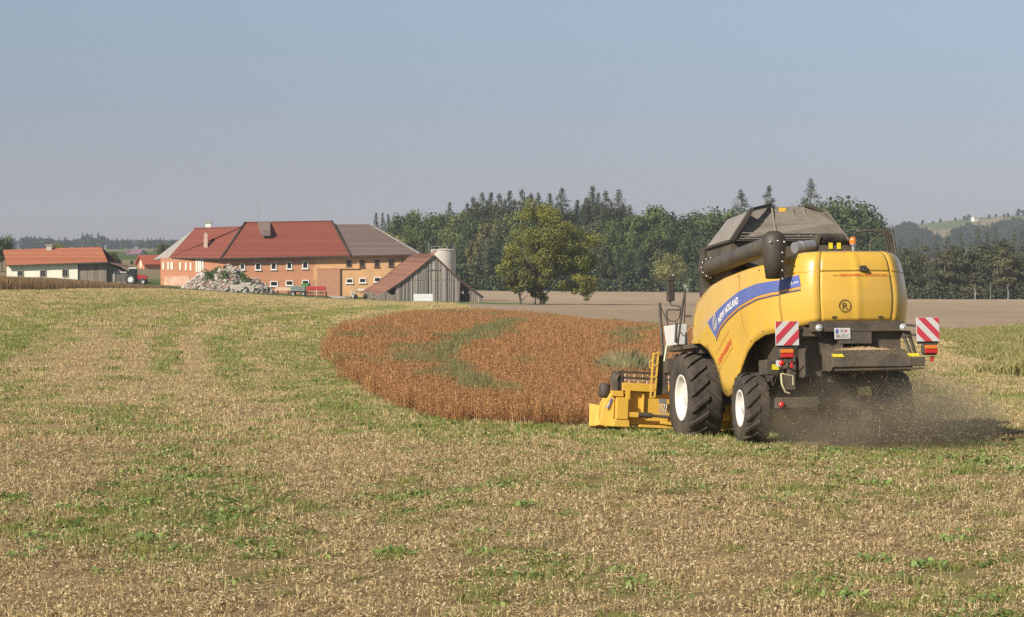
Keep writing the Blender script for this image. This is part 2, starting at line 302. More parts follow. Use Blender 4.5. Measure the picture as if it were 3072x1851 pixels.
def field_colour(x, y):
    px, py = to_pp(x, y); g = green_mask(x, y)
    n1 = fnoise(x, y, 3.5, 4); n2 = fnoise(x + 11, y + 5, .7, 3)
    nf = sstep(30, 60, y)[..., None]; tan = np.array([.27, .19, .105]) * (1 - nf) + np.array([.35, .255, .145]) * nf; soil = np.array([.11, .075, .044]) * (1 - nf) + np.array([.19, .13, .072]) * nf; grn = np.array([.15, .155, .05]) * (1 - nf) + np.array([.235, .24, .078]) * nf; pale = np.array([.38, .28, .155])  # near soil and straw coloured darker so gaps in the litter look shaded
    c = tan + (soil - tan) * sstep(.42, .8, n2 * .6 + n1 * .4)[..., None] * (.8 - .55 * nf)
    c = c + (pale - c) * (sstep(.55, .8, n1) * .35)[..., None] * (1 - .6 * nf)
    c = c + (grn - c) * (g * .85)[..., None]
    # the worked brown field beyond
    e = edge_d(px)
    br = np.array([.37, .282, .195]) * (1 + (fnoise(x, y * .5, 14, 4) - .5) * .35)[..., None]
    rows = .5 + .5 * np.sin((y + x * .08 + (fnoise(x, y, 20, 2) - .5) * 4) * 1.3); br = br * (1 - .10 * rows * sstep(100, 160, y))[..., None]
    br = br * (1 + .12 * sstep(330, 420, y))[..., None]
    far = sstep(-6, 6, y - e)
    mid = sstep(455, 475, px)
    yard = np.array([.25, .19, .12])
    meadow = np.array([.085, .125, .036]) * (1 + (fnoise(x, y, 12, 3) - .5) * .5)[..., None]
    strawf = np.array([.235, .185, .105]) * (1 + (fnoise(x, y, 30, 3) - .5) * .3)[..., None]
    left = meadow + (strawf - meadow) * sstep(372, 392, y + (px - 100) * .05)[..., None]
    left = left + (meadow * .9 - left) * sstep(640, 680, y)[..., None]
    b = left + (br - left) * mid[..., None]
    b = b + (meadow - b) * (mid * sstep(535, 545, y + (px - 500) * .0) * (px < 760))[..., None]
    gs = sstep(3, -1, poly_dist(x, y, GRASS)); b = b + (np.array([.28, .25, .10]) - b) * gs[..., None]
    c = c + (b - c) * far[..., None]
    c = c + (np.array([.28, .25, .10]) - c) * (gs * (1 - far))[..., None]
    # under the standing crop: darker brown ground
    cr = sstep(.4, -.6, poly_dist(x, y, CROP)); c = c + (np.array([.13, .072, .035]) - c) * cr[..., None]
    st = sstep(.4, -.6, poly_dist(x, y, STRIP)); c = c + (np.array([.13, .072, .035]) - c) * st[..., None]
    # farm edge grass around the barn and hill fields far off
    bg_ = np.exp(-((px - 500) / 34) ** 2 - ((y - 300) / 18) ** 2); c = c + (meadow * 1.3 - c) * np.clip(bg_ * 1.3, 0, 1)[..., None]
    hill = sstep(1250, 1500, y)[..., None]
    u = fnoise(px * 3, y * .5, 60, 2); v = fnoise(px * 2 + 300, y * .35, 90, 1)
    hc = np.array([.12, .15, .055]) + (np.array([.27, .21, .13]) - np.array([.12, .15, .055])) * sstep(.5, .54, u)[..., None]
    hc = hc + (np.array([.17, .19, .075]) - hc) * sstep(.56, .60, v)[..., None]
    return np.clip(c + (hc - c) * hill, .01, .9), g

# ------------------------------------------------------------------ ground, one sheet to the horizon
ys = np.concatenate([np.linspace(-70, 12, 30), np.arange(12.6, 70, .45), np.arange(70, 210, .9), np.arange(210, 360, 2.5), np.arange(360, 700, 8), np.geomspace(700, 4500, 60)])
us = np.concatenate([np.linspace(-1.5, -.34, 24), np.linspace(-.33, .33, 330), np.linspace(.34, 1.5, 24)])
GX = us[None, :] * (np.maximum(ys, 0)[:, None] + np.where(ys < 12, 34, 34)[:, None] * np.exp(-np.maximum(ys, 0) / 25)[:, None]); GY = np.repeat(ys[:, None], len(us), 1)
GZ = ground_z(GX, GY)
nr, nc = GX.shape
me = bpy.data.meshes.new('ground')
q = np.arange(nr * nc).reshape(nr, nc); quads = np.stack([q[:-1, :-1], q[:-1, 1:], q[1:, 1:], q[1:, :-1]], -1).reshape(-1, 4)
me.vertices.add(nr * nc); me.vertices.foreach_set('co', np.stack([GX, GY, GZ], -1).astype(np.float32).ravel())
me.loops.add(quads.size); me.loops.foreach_set('vertex_index', quads.ravel().astype(np.int32))
me.polygons.add(len(quads)); me.polygons.foreach_set('loop_start', np.arange(0, quads.size, 4, dtype=np.int32)); me.polygons.foreach_set('loop_total', np.full(len(quads), 4, np.int32))
me.polygons.foreach_set('use_smooth', np.ones(len(quads), bool)); me.update(); me.validate()
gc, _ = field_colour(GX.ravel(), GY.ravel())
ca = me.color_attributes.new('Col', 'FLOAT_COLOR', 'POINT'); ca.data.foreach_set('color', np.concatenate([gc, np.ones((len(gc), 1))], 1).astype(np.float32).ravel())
gm = bpy.data.materials.new('field_soil'); gm.use_nodes = True; n = gm.node_tree; L = n.links.new
b = n.nodes['Principled BSDF']; b.inputs['Roughness'].default_value = .95; b.inputs['Specular IOR Level'].default_value = .1
a_ = n.nodes.new('ShaderNodeAttribute'); a_.attribute_name = 'Col'; tc = n.nodes.new('ShaderNodeTexCoord'); src = a_.outputs['Color']
for sc_, lo, hi in ((55., .55, 1.45), (9., .72, 1.28), (1.4, .82, 1.18)):
    nz = n.nodes.new('ShaderNodeTexNoise'); nz.inputs['Scale'].default_value = sc_; nz.inputs['Detail'].default_value = 5; nz.inputs['Roughness'].default_value = .65; L(tc.outputs['Object'], nz.inputs['Vector'])
    mr = n.nodes.new('ShaderNodeMapRange'); mr.inputs[1].default_value = .3; mr.inputs[2].default_value = .7; mr.inputs[3].default_value = lo; mr.inputs[4].default_value = hi; L(nz.outputs[0], mr.inputs[0])
    mm = n.nodes.new('ShaderNodeMix'); mm.data_type = 'RGBA'; mm.blend_type = 'MULTIPLY'; mm.inputs[0].default_value = 1; L(src, mm.inputs[6]); L(mr.outputs[0], mm.inputs[7]); src = mm.outputs[2]
L(src, b.inputs['Base Color'])
bp = n.nodes.new('ShaderNodeBump'); bp.inputs['Strength'].default_value = .8; bp.inputs['Distance'].default_value = .04; L(nz.outputs[0], bp.inputs['Height']); L(bp.outputs[0], b.inputs['Normal'])
me.materials.append(gm)
ground = bpy.data.objects.new('ground', me); COL.objects.link(ground); tag(ground, 'rolling stubble field and worked land running to distant hills', 'ground', kind='structure')

# ------------------------------------------------------------------ leafy meshes made of many small faces
def leaf_mesh(name, P, N, S, C, material, aspect=1.0, tri=False, up=None):
    """one small face per point: P centres, N facing, S sizes, C colours"""
    k = len(P); P = np.asarray(P, float); N = np.asarray(N, float); N /= np.linalg.norm(N, axis=1)[:, None] + 1e-9
    r = np.random.default_rng(k).normal(size=(k, 3)) if up is None else np.asarray(up, float)
    A = np.cross(N, r); A /= np.linalg.norm(A, axis=1)[:, None] + 1e-9; B = np.cross(N, A)
    S = np.asarray(S, float)[:, None] / 2; A = A * S; B = B * S * aspect
    V = np.stack([P - A * .9 - B * .4, P + A * .2 - B, P + A - B * .1 , P + A * .1 + B, ], 1) if not tri else np.stack([P - A, P + A, P + B * 2], 1)
    m = V.shape[1]; me = bpy.data.meshes.new(name)
    me.vertices.add(k * m); me.vertices.foreach_set('co', V.astype(np.float32).ravel())
    me.loops.add(k * m); me.loops.foreach_set('vertex_index', np.arange(k * m, dtype=np.int32))
    me.polygons.add(k); me.polygons.foreach_set('loop_start', np.arange(0, k * m, m, dtype=np.int32)); me.polygons.foreach_set('loop_total', np.full(k, m, np.int32)); me.update()
    ca = me.color_attributes.new('Col', 'FLOAT_COLOR', 'POINT'); C = np.repeat(np.concatenate([np.asarray(C, float), np.ones((k, 1))], 1), m, 0); ca.data.foreach_set('color', C.astype(np.float32).ravel())
    me.materials.append(material); return me

def blades_mesh(name, base, tip, width, C, material, bend=None):
    """thin upright blades: base and tip points, width, colours; two quads each when bent"""
    k = len(base); base = np.asarray(base, float); tip = np.asarray(tip, float); d = tip - base
    r = np.random.default_rng(k + 5); a = r.random(k) * 2 * np.pi; side = np.stack([np.cos(a), np.sin(a), 0 * a], 1) * np.asarray(width).reshape(-1, 1) / 2
    V = np.stack([base - side, base + side, tip + side * .55, tip - side * .55], 1); m = 4
    if bend is not None:
        mid = (base + tip) / 2 + np.asarray(bend); V = np.stack([base - side, base + side, mid + side, tip, mid - side], 1); m = 5
    me = bpy.data.meshes.new(name); me.vertices.add(k * m); me.vertices.foreach_set('co', V.astype(np.float32).ravel())
    me.loops.add(k * m); me.loops.foreach_set('vertex_index', np.arange(k * m, dtype=np.int32))
    me.polygons.add(k); me.polygons.foreach_set('loop_start', np.arange(0, k * m, m, dtype=np.int32)); me.polygons.foreach_set('loop_total', np.full(k, m, np.int32)); me.update()
    ca = me.color_attributes.new('Col', 'FLOAT_COLOR', 'POINT'); C = np.repeat(np.concatenate([np.asarray(C, float), np.ones((k, 1))], 1), m, 0); ca.data.foreach_set('color', C.astype(np.float32).ravel())
    me.materials.append(material); return me

def join_meshes(name, meshes, material):
    V = []; Fc = []; C = []; b = 0
    for me in meshes:
        nv = len(me.vertices); co = np.empty(nv * 3, np.float32); me.vertices.foreach_get('co', co); cc = np.empty(nv * 4, np.float32); me.color_attributes['Col'].data.foreach_get('color', cc)
        V.append(co.reshape(-1, 3)); C.append(cc); Fc += [tuple(i + b for i in p.vertices) for p in me.polygons]; b += nv
    out = bpy.data.meshes.new(name); out.from_pydata(np.concatenate(V).tolist(), [], Fc); ca = out.color_attributes.new('Col', 'FLOAT_COLOR', 'POINT'); ca.data.foreach_set('color', np.concatenate(C)); out.materials.append(material)
    for me in meshes: bpy.data.meshes.remove(me)
    return out

def plant_mat(name, trans=.25, rough=.7, spec=.2):
    return mat(name, (1, 1, 1), rough=rough, var=0, spec=spec, attr=True, trans=trans)
M_STRAW = plant_mat('dry_straw', .12); M_GREEN = plant_mat('fresh_grass', .3); M_CROP = plant_mat('ripe_crop', .15); M_LEAF = plant_mat('leaves', .22); M_NEEDLE = plant_mat('needles', .08)

def scatter(name, pts, rot, scl, pick, meshes, label, cat):
    """one object that repeats a few tufts over many points (geometry nodes)"""
    me = bpy.data.meshes.new(name); me.vertices.add(len(pts)); me.vertices.foreach_set('co', np.asarray(pts, np.float32).ravel()); me.update()
    for nm, ty, key, val in (('rot', 'FLOAT_VECTOR', 'vector', rot), ('scl', 'FLOAT_VECTOR', 'vector', scl)):
        at_ = me.attributes.new(nm, ty, 'POINT'); at_.data.foreach_set(key, np.asarray(val, np.float32).ravel())
    at_ = me.attributes.new('pick', 'INT', 'POINT'); at_.data.foreach_set('value', np.asarray(pick, np.int32).ravel())
    o = bpy.data.objects.new(name, me); COL.objects.link(o)
    cl = bpy.data.collections.new(name + '_tufts')
    for i, t in enumerate(meshes): cl.objects.link(bpy.data.objects.new('%s_tuft_%02d' % (name, i), t))
    g = bpy.data.node_groups.new(name, 'GeometryNodeTree'); g.interface.new_socket('Geometry', in_out='INPUT', socket_type='NodeSocketGeometry'); g.interface.new_socket('Geometry', in_out='OUTPUT', socket_type='NodeSocketGeometry')
    N = g.nodes.new; gi = N('NodeGroupInput'); go = N('NodeGroupOutput'); ip = N('GeometryNodeInstanceOnPoints'); ci = N('GeometryNodeCollectionInfo')
    ci.inputs['Collection'].default_value = cl; ci.inputs['Separate Children'].default_value = True; ci.inputs['Reset Children'].default_value = True
    def na(t, k): x = N('GeometryNodeInputNamedAttribute'); x.data_type = t; x.inputs['Name'].default_value = k; return x.outputs['Attribute']
    l = g.links.new; l(gi.outputs[0], ip.inputs['Points']); l(ci.outputs[0], ip.inputs['Instance']); ip.inputs['Pick Instance'].default_value = True
    l(na('INT', 'pick'), ip.inputs['Instance Index']); l(na('FLOAT_VECTOR', 'rot'), ip.inputs['Rotation']); l(na('FLOAT_VECTOR', 'scl'), ip.inputs['Scale']); l(ip.outputs[0], go.inputs[0])
    md = o.modifiers.new('tufts', 'NODES'); md.node_group = g
    return tag(o, label, cat, kind='stuff')

def frustum_points(d0, d1, cell, p0=-170, p1=1195, jit=.5):
    out = []
    for y in np.arange(d0, d1, cell):
        x = np.arange((p0 - HX) * y / F, (p1 - HX) * y / F, cell); out.append(np.stack([x + rng.uniform(-jit, jit, len(x)) * cell, y + rng.uniform(-jit, jit, len(x)) * cell], 1))
    return np.concatenate(out)

def tone(base, k, r, j=.2, jc=.06): return np.clip(np.asarray(base)[None] * (1 + r.uniform(-j, j, (k, 1))) * (1 + r.uniform(-jc, jc, (k, 3))), 0, 1)
STRAWS = [(.59, .46, .225), (.50, .38, .18), (.68, .56, .32), (.41, .30, .14)]
def mixtone(cols, k, r, j=.18): c = np.asarray(cols)[r.integers(0, len(cols), k)]; return np.clip(c * (1 + r.uniform(-j, j, (k, 1))), 0, 1)

def stubble_tuft(seed, patch, k, h, wd, lie, litter):
    r = np.random.default_rng(seed); parts = []
    cl = r.uniform(-patch / 2, patch / 2, (max(2, k // 5), 2)); idx = r.integers(0, len(cl), k)     # stalks stand in clumps
    b = np.concatenate([cl[idx] + r.normal(0, .025, (k, 2)) * (1 + patch), np.full((k, 1), -.02)], 1)
    t = b + np.concatenate([r.normal(0, .16, (k, 2)) * h, (h * r.uniform(.45, 1.1, k))[:, None]], 1)
    parts.append(blades_mesh('a', b, t, wd * r.uniform(.7, 1.3, k), mixtone(STRAWS, k, r), M_STRAW))
    if lie:
        p = np.concatenate([r.uniform(-patch / 2, patch / 2, (lie, 2)), r.uniform(.005, .05, (lie, 1))], 1); a = r.random(lie) * 6.28; ln = r.uniform(.05, .22, lie) * (1 + patch * .3)
        q = p + np.stack([np.cos(a) * ln, np.sin(a) * ln, r.uniform(-.015, .03, lie)], 1); parts.append(blades_mesh('b', p, q, wd * .9, mixtone(STRAWS, lie, r, .25), M_STRAW))
    if litter:
        p = np.concatenate([r.uniform(-patch / 2, patch / 2, (litter, 2)), r.uniform(.0, .07, (litter, 1))], 1)
        parts.append(leaf_mesh('c', p, r.normal(0, .85, (litter, 3)) + [0, 0, .8], r.uniform(.02, .058, litter) * (1 + patch * .5), mixtone([(.53, .41, .21), (.60, .49, .29), (.39, .28, .14), (.21, .145, .075), (.48, .36, .18), (.68, .58, .38)], litter, r, .25), M_STRAW, .24))
    return join_meshes('stubble_tuft', parts, M_STRAW)
def grass_tuft(seed, patch, k, h, wd, leaves=0, cols=((.27, .32, .085), (.35, .38, .11), (.21, .26, .065), (.42, .39, .16))):
    r = np.random.default_rng(seed); b = np.concatenate([r.uniform(-patch / 2, patch / 2, (k, 2)) * r.uniform(.4, 1, (k, 1)), np.full((k, 1), -.01)], 1)
    hh = h * r.uniform(.4, 1.1, k); a = r.random(k) * 6.28; lean = np.stack([np.cos(a), np.sin(a), 0 * a], 1) * (hh * r.uniform(.1, .7, k))[:, None]
    t = b + lean + np.stack([0 * hh, 0 * hh, hh], 1); parts = [blades_mesh('a', b, t, wd * r.uniform(.6, 1.4, k), mixtone(cols, k, r, .25), M_GREEN, bend=-lean * .22 + np.stack([0 * hh, 0 * hh, hh * .1], 1))]
    if leaves:
        p = np.concatenate([r.uniform(-patch / 2, patch / 2, (leaves, 2)) * .8, r.uniform(.03, h * .8, (leaves, 1))], 1)
        parts.append(leaf_mesh('b', p, r.normal(0, .45, (leaves, 3)) + [0, -.2, .9], r.uniform(.02, .085, leaves) * (1 + patch * .3), mixtone([(.22, .32, .09), (.30, .40, .13), (.17, .26, .07)], leaves, r, .2), M_GREEN, .8))
    return join_meshes('grass_tuft', parts, M_GREEN)

def lay(name, levels, label, cat, keep):
    """levels: (d0, d1, cell, meshes); keep(x, y, g) returns the chance of a tuft at each point"""
    P = []; R = []; S = []; K = []; ms = []
    for d0, d1, cell, meshes in levels:
        p = frustum_points(d0, d1, cell); x, y = p[:, 0], p[:, 1]
        ok = rng.random(len(p)) < keep(x, y); p = p[ok]; k = len(p)
        P.append(np.column_stack([p, ground_z(p[:, 0], p[:, 1])])); R.append(np.column_stack([np.zeros((k, 2)), rng.random(k) * 6.28])); s = rng.uniform(.8, 1.2, (k, 1)); tl = 1 + 1.1 * np.clip(track_mask(p[:, 0], p[:, 1], *to_pp(p[:, 0], p[:, 1])), 0, 1)[:, None] if name == 'green_weeds' else 1.0   # rank growth in the wheel tracks, raised to add shade there
        S.append(np.column_stack([s, s, s * tl * rng.uniform(.75, 1.25, (k, 1))])); K.append(rng.integers(0, len(meshes), k) + len(ms)); ms += meshes
    return scatter(name, np.concatenate(P), np.concatenate(R), np.concatenate(S), np.concatenate(K), ms, label, cat)

def in_field(x, y):
    px, _ = to_pp(x, y); return (y < edge_d(px) - 2) & (poly_dist(x, y, CROP) > .15) & (poly_dist(x, y, STRIP) > .3) & (poly_dist(x, y, GRASS) > 0)
near, mid_, far_, end_ = (13, 42, .36), (42, 92, .62), (92, 180, .95), (180, 300, 1.6)
lay('stubble', [(*near, [stubble_tuft(10 + i, .46, [20, 8, 14, 26, 6, 18, 12, 3][i], [.125, .12, .17, .12, .18, .11, .15, .13][i], .0062, 46, 150) for i in range(8)]), (*mid_, [stubble_tuft(20 + i, .80, [46, 20, 34, 60, 12][i], .12, .011, 46, 90) for i in range(5)]), (*far_, [stubble_tuft(30 + i, 1.05, 60, .12, .022, 24, 0) for i in range(4)]), (*end_, [stubble_tuft(35 + i, 1.8, 110, .12, .03, 40, 0) for i in range(3)])],
    'short dry tan stubble and chopped straw covering the mown field', 'stubble', lambda x, y: in_field(x, y) * np.clip(1.08 - .5 * green_mask(x, y), 0, 1) * np.clip(.50 + 1.3 * fnoise(x, y, 1.2, 2), 0, 1) * np.where(y > 92, .8, 1))
lay('green_weeds', [(*near, [grass_tuft(40 + i, .50, 120, [.07, .10, .12, .08][i % 4], .006, [14, 3, 0, 34][i % 4]) for i in range(8)]), (*mid_, [grass_tuft(50 + i, .85, 120, .095, .012, 10) for i in range(4)]), (*far_, [grass_tuft(60 + i, 1.05, 80, .09, .024, 0) for i in range(3)]), (*end_, [grass_tuft(64 + i, 1.8, 130, .09, .035, 0) for i in range(3)])],
    'fresh green weeds and grass sprouting between the stubble rows', 'weeds', lambda x, y: in_field(x, y) * np.clip(green_mask(x, y) * .95 - .05, 0, .86) * np.where(y > 92, .8, 1))

# ------------------------------------------------------------------ standing brown crop
CROPO = [(.30, .20, .10), (.24, .155, .075), (.37, .26, .135), (.19, .125, .06)]
CROPS = [(.44, .225, .096), (.36, .18, .076), (.55, .33, .15), (.28, .135, .058)]
def crop_tuft(seed, patch, k, h, cols, wd=.02, heads=5):
    r = np.random.default_rng(seed); b = np.concatenate([r.uniform(-patch / 2, patch / 2, (k, 2)), np.zeros((k, 1))], 1); hh = h * r.uniform(.75, 1.12, k)
    t = b + np.concatenate([r.normal(0, .07, (k, 2)), hh[:, None]], 1); c = mixtone(cols, k, r, .2); parts = [blades_mesh('a', b, t, wd * r.uniform(.7, 1.4, k), c, M_CROP)]
    f = r.uniform(.35, 1.02, (k, heads)); p = (b[:, None] + (t - b)[:, None] * f[..., None] + r.normal(0, .035, (k, heads, 3))).reshape(-1, 3); cc = np.repeat(c, heads, 0) * r.uniform(.75, 1.35, (k * heads, 1))
    parts.append(leaf_mesh('b', p, r.normal(0, 1, (k * heads, 3)) + [0, 0, .3], r.uniform(.016, .042, k * heads) * (1 + 10 * wd), np.clip(cc, 0, 1), M_CROP, .6))
    return join_meshes('crop_tuft', parts, M_CROP)
GREENC = [(.20, .215, .085), (.26, .26, .11), (.155, .18, .07), (.32, .245, .115)]
CG = [(440, 352, 12, 8), (452, 362, 14, 6), (468, 370, 16, 5), (486, 376, 16, 4.5), (504, 381, 14, 4), (438, 342, 12, 6), (455, 336, 14, 5), (472, 331, 14, 4.5), (490, 325, 14, 4), (506, 319, 14, 3.5), (404, 346, 7, 8), (424, 366, 9, 5), (600, 366, 30, 3.5), (626, 332, 14, 6), (555, 403, 50, 4), (408, 399, 16, 7), (520, 412, 18, 3.5), (330, 362, 5, 5), (652, 319, 12, 3.5)]
def crop_green(x, y):
    px, py = to_pp(x, y); py = HY + (py - HY) * (CH - ground_z(x, y) - .6) / (CH - ground_z(x, y)); g = (fnoise(x, y, 9, 3) - .62) * 2.0
    for cx, cy, rx, ry in CG: g = g + 1.35 * np.exp(-((px - cx) / rx) ** 2 - ((py - cy) / ry) ** 2)
    return np.clip(g, 0, .88)
def crop_field(name, poly, levels, h, label, greens=True, pal=CROPS):
    xs = [p[0] for p in poly]; yv = [p[1] for p in poly]; P = []; K = []; ms = []
    for d0, d1, cell, wd, k, heads in levels:
        br = [crop_tuft(70 + i + int(d0), cell * 1.15, k, h, pal, wd, heads) for i in range(4)]; gr = [crop_tuft(90 + i + int(d0), cell * 1.15, int(k * 1.7), h * 1.12, GREENC, wd * 1.4, 2) for i in range(2)]
        gx, gy = np.meshgrid(np.arange(min(xs), max(xs), cell), np.arange(d0, d1, cell)); x = gx.ravel() + rng.uniform(-.5, .5, gx.size) * cell; y = gy.ravel() + rng.uniform(-.5, .5, gx.size) * cell
        ok = poly_dist(x, y, poly) + (vnoise(x, y, 1.5) - .5) * .35 < 0; x, y = x[ok], y[ok]; g = rng.random(len(x)) < (crop_green(x, y) if greens else 0)
        P.append(np.column_stack([x, y, ground_z(x, y)])); K.append(np.where(g, 4 + rng.integers(0, 2, len(x)), rng.integers(0, 4, len(x))) + len(ms)); ms += br + gr
    P = np.concatenate(P); k = len(P); fall = 1.0 if greens else np.interp(to_pp(P[:, 0], P[:, 1])[0], [0, 60, 110, 165], [1, .9, .6, .32])[:, None]
    s = fall * rng.uniform(.92, 1.06, (k, 1)) * (.93 + .15 * fnoise(P[:, 0], P[:, 1], 4, 2))[:, None]
    scatter(name, P, np.column_stack([np.zeros((k, 2)), rng.random(k) * 6.28]), np.column_stack([np.ones((k, 2)), s]), np.concatenate(K), ms, label, 'crop')
crop_field('standing_crop', CROP, [(48, 75, .6, .008, 60, 9), (75, 155, .95, .015, 90, 7)], .44, 'uncut reddish brown crop standing in front of the harvester')
crop_field('crop_strip', STRIP, [(170, 320, 1.1, .028, 80, 6)], .95, 'strip of brown crop along the far left field edge', False, CROPO)

# rough grass right of the harvester, and a pale clump in the crop
def tall_tuft(seed, patch, k, h, cols, wd): return grass_tuft(seed, patch, k, h, wd, 0, cols)
gx, gy = np.meshgrid(np.arange(12, 50, .8), np.arange(60, 150, .8)); x = gx.ravel() + rng.uniform(-.4, .4, gx.size); y = gy.ravel() + rng.uniform(-.4, .4, gx.size); ok = (poly_dist(x, y, GRASS) + (fnoise(x, y, 3, 2) - .5) * 5 < 0) & (x < (1200 - HX) * y / F); x, y = x[ok], y[ok]
GT = [tall_tuft(110 + i, 1.0, 90, .42, [((.33, .32, .115), (.42, .38, .165)), ((.50, .43, .21), (.39, .36, .15)), ((.26, .275, .09), (.35, .335, .13))][i % 3], .03) for i in range(6)]
k = len(x); s = (.35 + 1.1 * fnoise(x, y, 5, 3))[:, None] * np.interp(HX + F * x / y, [940, 985, 1030, 1200], [.6, .8, 1.25, 1.6])[:, None]
scatter('rough_grass', np.column_stack([x, y, ground_z(x, y)]), np.column_stack([np.zeros((k, 2)), rng.random(k) * 6.28]), np.column_stack([np.ones((k, 2)), s]), rng.integers(0, 6, k), GT, 'tall rough yellow green grass right of the harvester', 'grass')
r = np.random.default_rng(5); k = 2600; a = r.random(k) * 6.28; rr = np.sqrt(r.random(k)) * .75; bpt = np.stack([np.cos(a) * rr, np.sin(a) * rr, 0 * rr], 1); hh = 1.0 * (1 - .45 * (rr / .75) ** 2) * r.uniform(.7, 1.1, k); ln = np.stack([np.cos(a), np.sin(a), 0 * a], 1) * (rr * .45 + r.uniform(-.12, .18, k))[:, None]
cm = blades_mesh('grass_clump', bpt, bpt + ln + np.stack([0 * hh, 0 * hh, hh], 1), .011, mixtone([(.44, .40, .22), (.36, .35, .17), (.52, .46, .28), (.26, .28, .12)], k, r), M_GREEN, bend=-ln * .2 + np.stack([0 * hh, 0 * hh, hh * .12], 1))
for px_, d_, sc_ in ((626, 70, 1.0), (634, 69, .8), (619, 71, .7)):
    o = bpy.data.objects.new('grass_clump', cm); COL.objects.link(o); o.location = foot(px_, d_); o.scale = (sc_, sc_, sc_)
    tag(o, {1.0: 'large pale green grass clump standing in the brown crop left of the mirror', .8: 'pale grass clump touching the right side of the large one', .7: 'smaller pale grass clump touching the left side of the large one'}[sc_], 'grass clump', 'grass clumps in the crop')

# ------------------------------------------------------------------ the farm
def part(mb, name, mats, root, bevel=0, solid=0, parent=None, fix=True):
    L0 = root.matrix_world.translation if root.parent else root.location
    mb.v = [(x - L0[0], y - L0[1], z - L0[2]) for x, y, z in mb.v]
    o = mb.obj(name, mats, parent or root, bevel=bevel, solid=solid, fix=fix); return o
def slab(mb, P, t=.14, m=0):
    """a roof plane as a thick sheet: polygon P, thickness t downwards along its normal"""
    P = [Vector(p) for p in P]; nrm = (P[1] - P[0]).cross(P[2] - P[0]).normalized(); nrm = nrm if nrm.z > 0 else -nrm
    return mb.prism(P, -nrm * t, m)
def window(root, p, u, w, h, fm, gm_, nrm, frame=.14, sill=True, bars=0, name='window'):
    """window on a wall: p lower left corner on the wall, u along the wall, nrm outwards"""
    p, u, nrm = Vector(p), Vector(u).normalized(), Vector(nrm).normalized(); z = Vector((0, 0, 1)); mb = MB(); f = frame
    up = nrm
    for a, b_ in (((0, f / 2), (w, f / 2)), ((0, h - f / 2), (w, h - f / 2))):
        mb.bar(p + u * a[0] + z * a[1] + nrm * .05, p + u * b_[0] + z * b_[1] + nrm * .05, .16, f, 0)
    for a in (f / 2, w - f / 2): mb.bar(p + u * a + z * f + nrm * .047, p + u * a + z * (h - f) + nrm * .047, f, .15, 0, up=u)
    for k in range(bars): mb.bar(p + u * (w * (k + 1) / (bars + 1)) + z * f + nrm * .05, p + u * (w * (k + 1) / (bars + 1)) + z * (h - f) + nrm * .05, .06, .06, 0, up=u)
    if sill: mb.bar(p - u * .1 - z * .05 + nrm * .08, p + u * (w + .1) - z * .05 + nrm * .08, .24, .09, 0)
    fo = part(mb, name, fm, root)
    g = MB(); a = p + nrm * .02; g.prism([a + u * f * .6 + z * f * .6, a + u * (w - f * .6) + z * f * .6, a + u * (w - f * .6) + z * (h - f * .6), a + u * f * .6 + z * (h - f * .6)], nrm * .02)
    po = part(g, 'pane', gm_, root); po.parent = fo
    return fo

M_BRICK = band_mat('old_brick', (.46, .205, .115), (.57, .285, .165), 6.5, 'Z', .9, mortar=((.50, .30, .20), .10), bump=.15, noise=.9)
M_BRICK2 = band_mat('weathered_brick', (.45, .185, .10), (.55, .27, .16), 6.5, 'Z', .9, mortar=((.48, .26, .18), .10), bump=.15, noise=.7)
M_PEACH = mat('ochre_plaster', (.62, .37, .185), .9, var=.10, scale=.7, bump=.2, bscale=4)
M_GATE = mat('sliding_gate_boards', (.46, .235, .145), .85, var=.07, scale=1.2)
M_TILE = band_mat('red_roof_tiles', (.195, .056, .038), (.25, .078, .055), 3.2, 'Z', .8, mortar=((.18, .05, .03), .12), bump=.4, noise=1.4)
M_TILE2 = band_mat('orange_roof_tiles', (.31, .105, .055), (.42, .165, .09), 3.2, 'Z', .85, mortar=((.24, .08, .04), .14), bump=.4, noise=1.1)
M_TILE3 = band_mat('rusty_barn_tiles', (.21, .10, .07), (.30, .15, .10), 3.2, 'Z', .85, mortar=((.15, .06, .04), .14), bump=.4, noise=1.3)
M_BROWNROOF = band_mat('brown_roof_sheets', (.135, .098, .088), (.175, .13, .115), 2.6, 'Z', .8, mortar=((.10, .075, .07), .1), bump=.3, noise=1.2)
M_GREYROOF = mat('grey_fibre_roof', (.34, .32, .29), .85, var=.2, scale=1.5, bump=.3, bscale=6)
M_EAVE = mat('dark_eave_boards', (.06, .045, .035), .8)
M_WHITE = mat('white_window_paint', (.78, .77, .74), .6, var=.05)
M_GLASS = mat('dark_window_glass', (.018, .02, .022), .12, var=.2, scale=2, spec=.6)
M_SHUT = mat('brown_shutter', (.12, .075, .05), .7)
M_LIME = mat('cream_limewash', (.84, .80, .68), .9, var=.08, scale=.8, bump=.15, bscale=5)
M_WOOD = band_mat('silvered_boards', (.16, .135, .115), (.34, .295, .255), 4.6, 'X', .9, mortar=((.05, .04, .035), .10), bump=.7, noise=2.0)
M_BOARD = plant_mat('weathered_barn_boards', 0, .9, .15)
M_CONC = mat('pale_concrete', (.50, .47, .41), .9, var=.12, scale=1.0, bump=.2, bscale=8)
M_METAL = mat('galvanised_steel', (.42, .43, .44), .45, .6, var=.15)
M_DARKM = mat('dark_steel', (.035, .034, .033), .55, .3, var=.2)

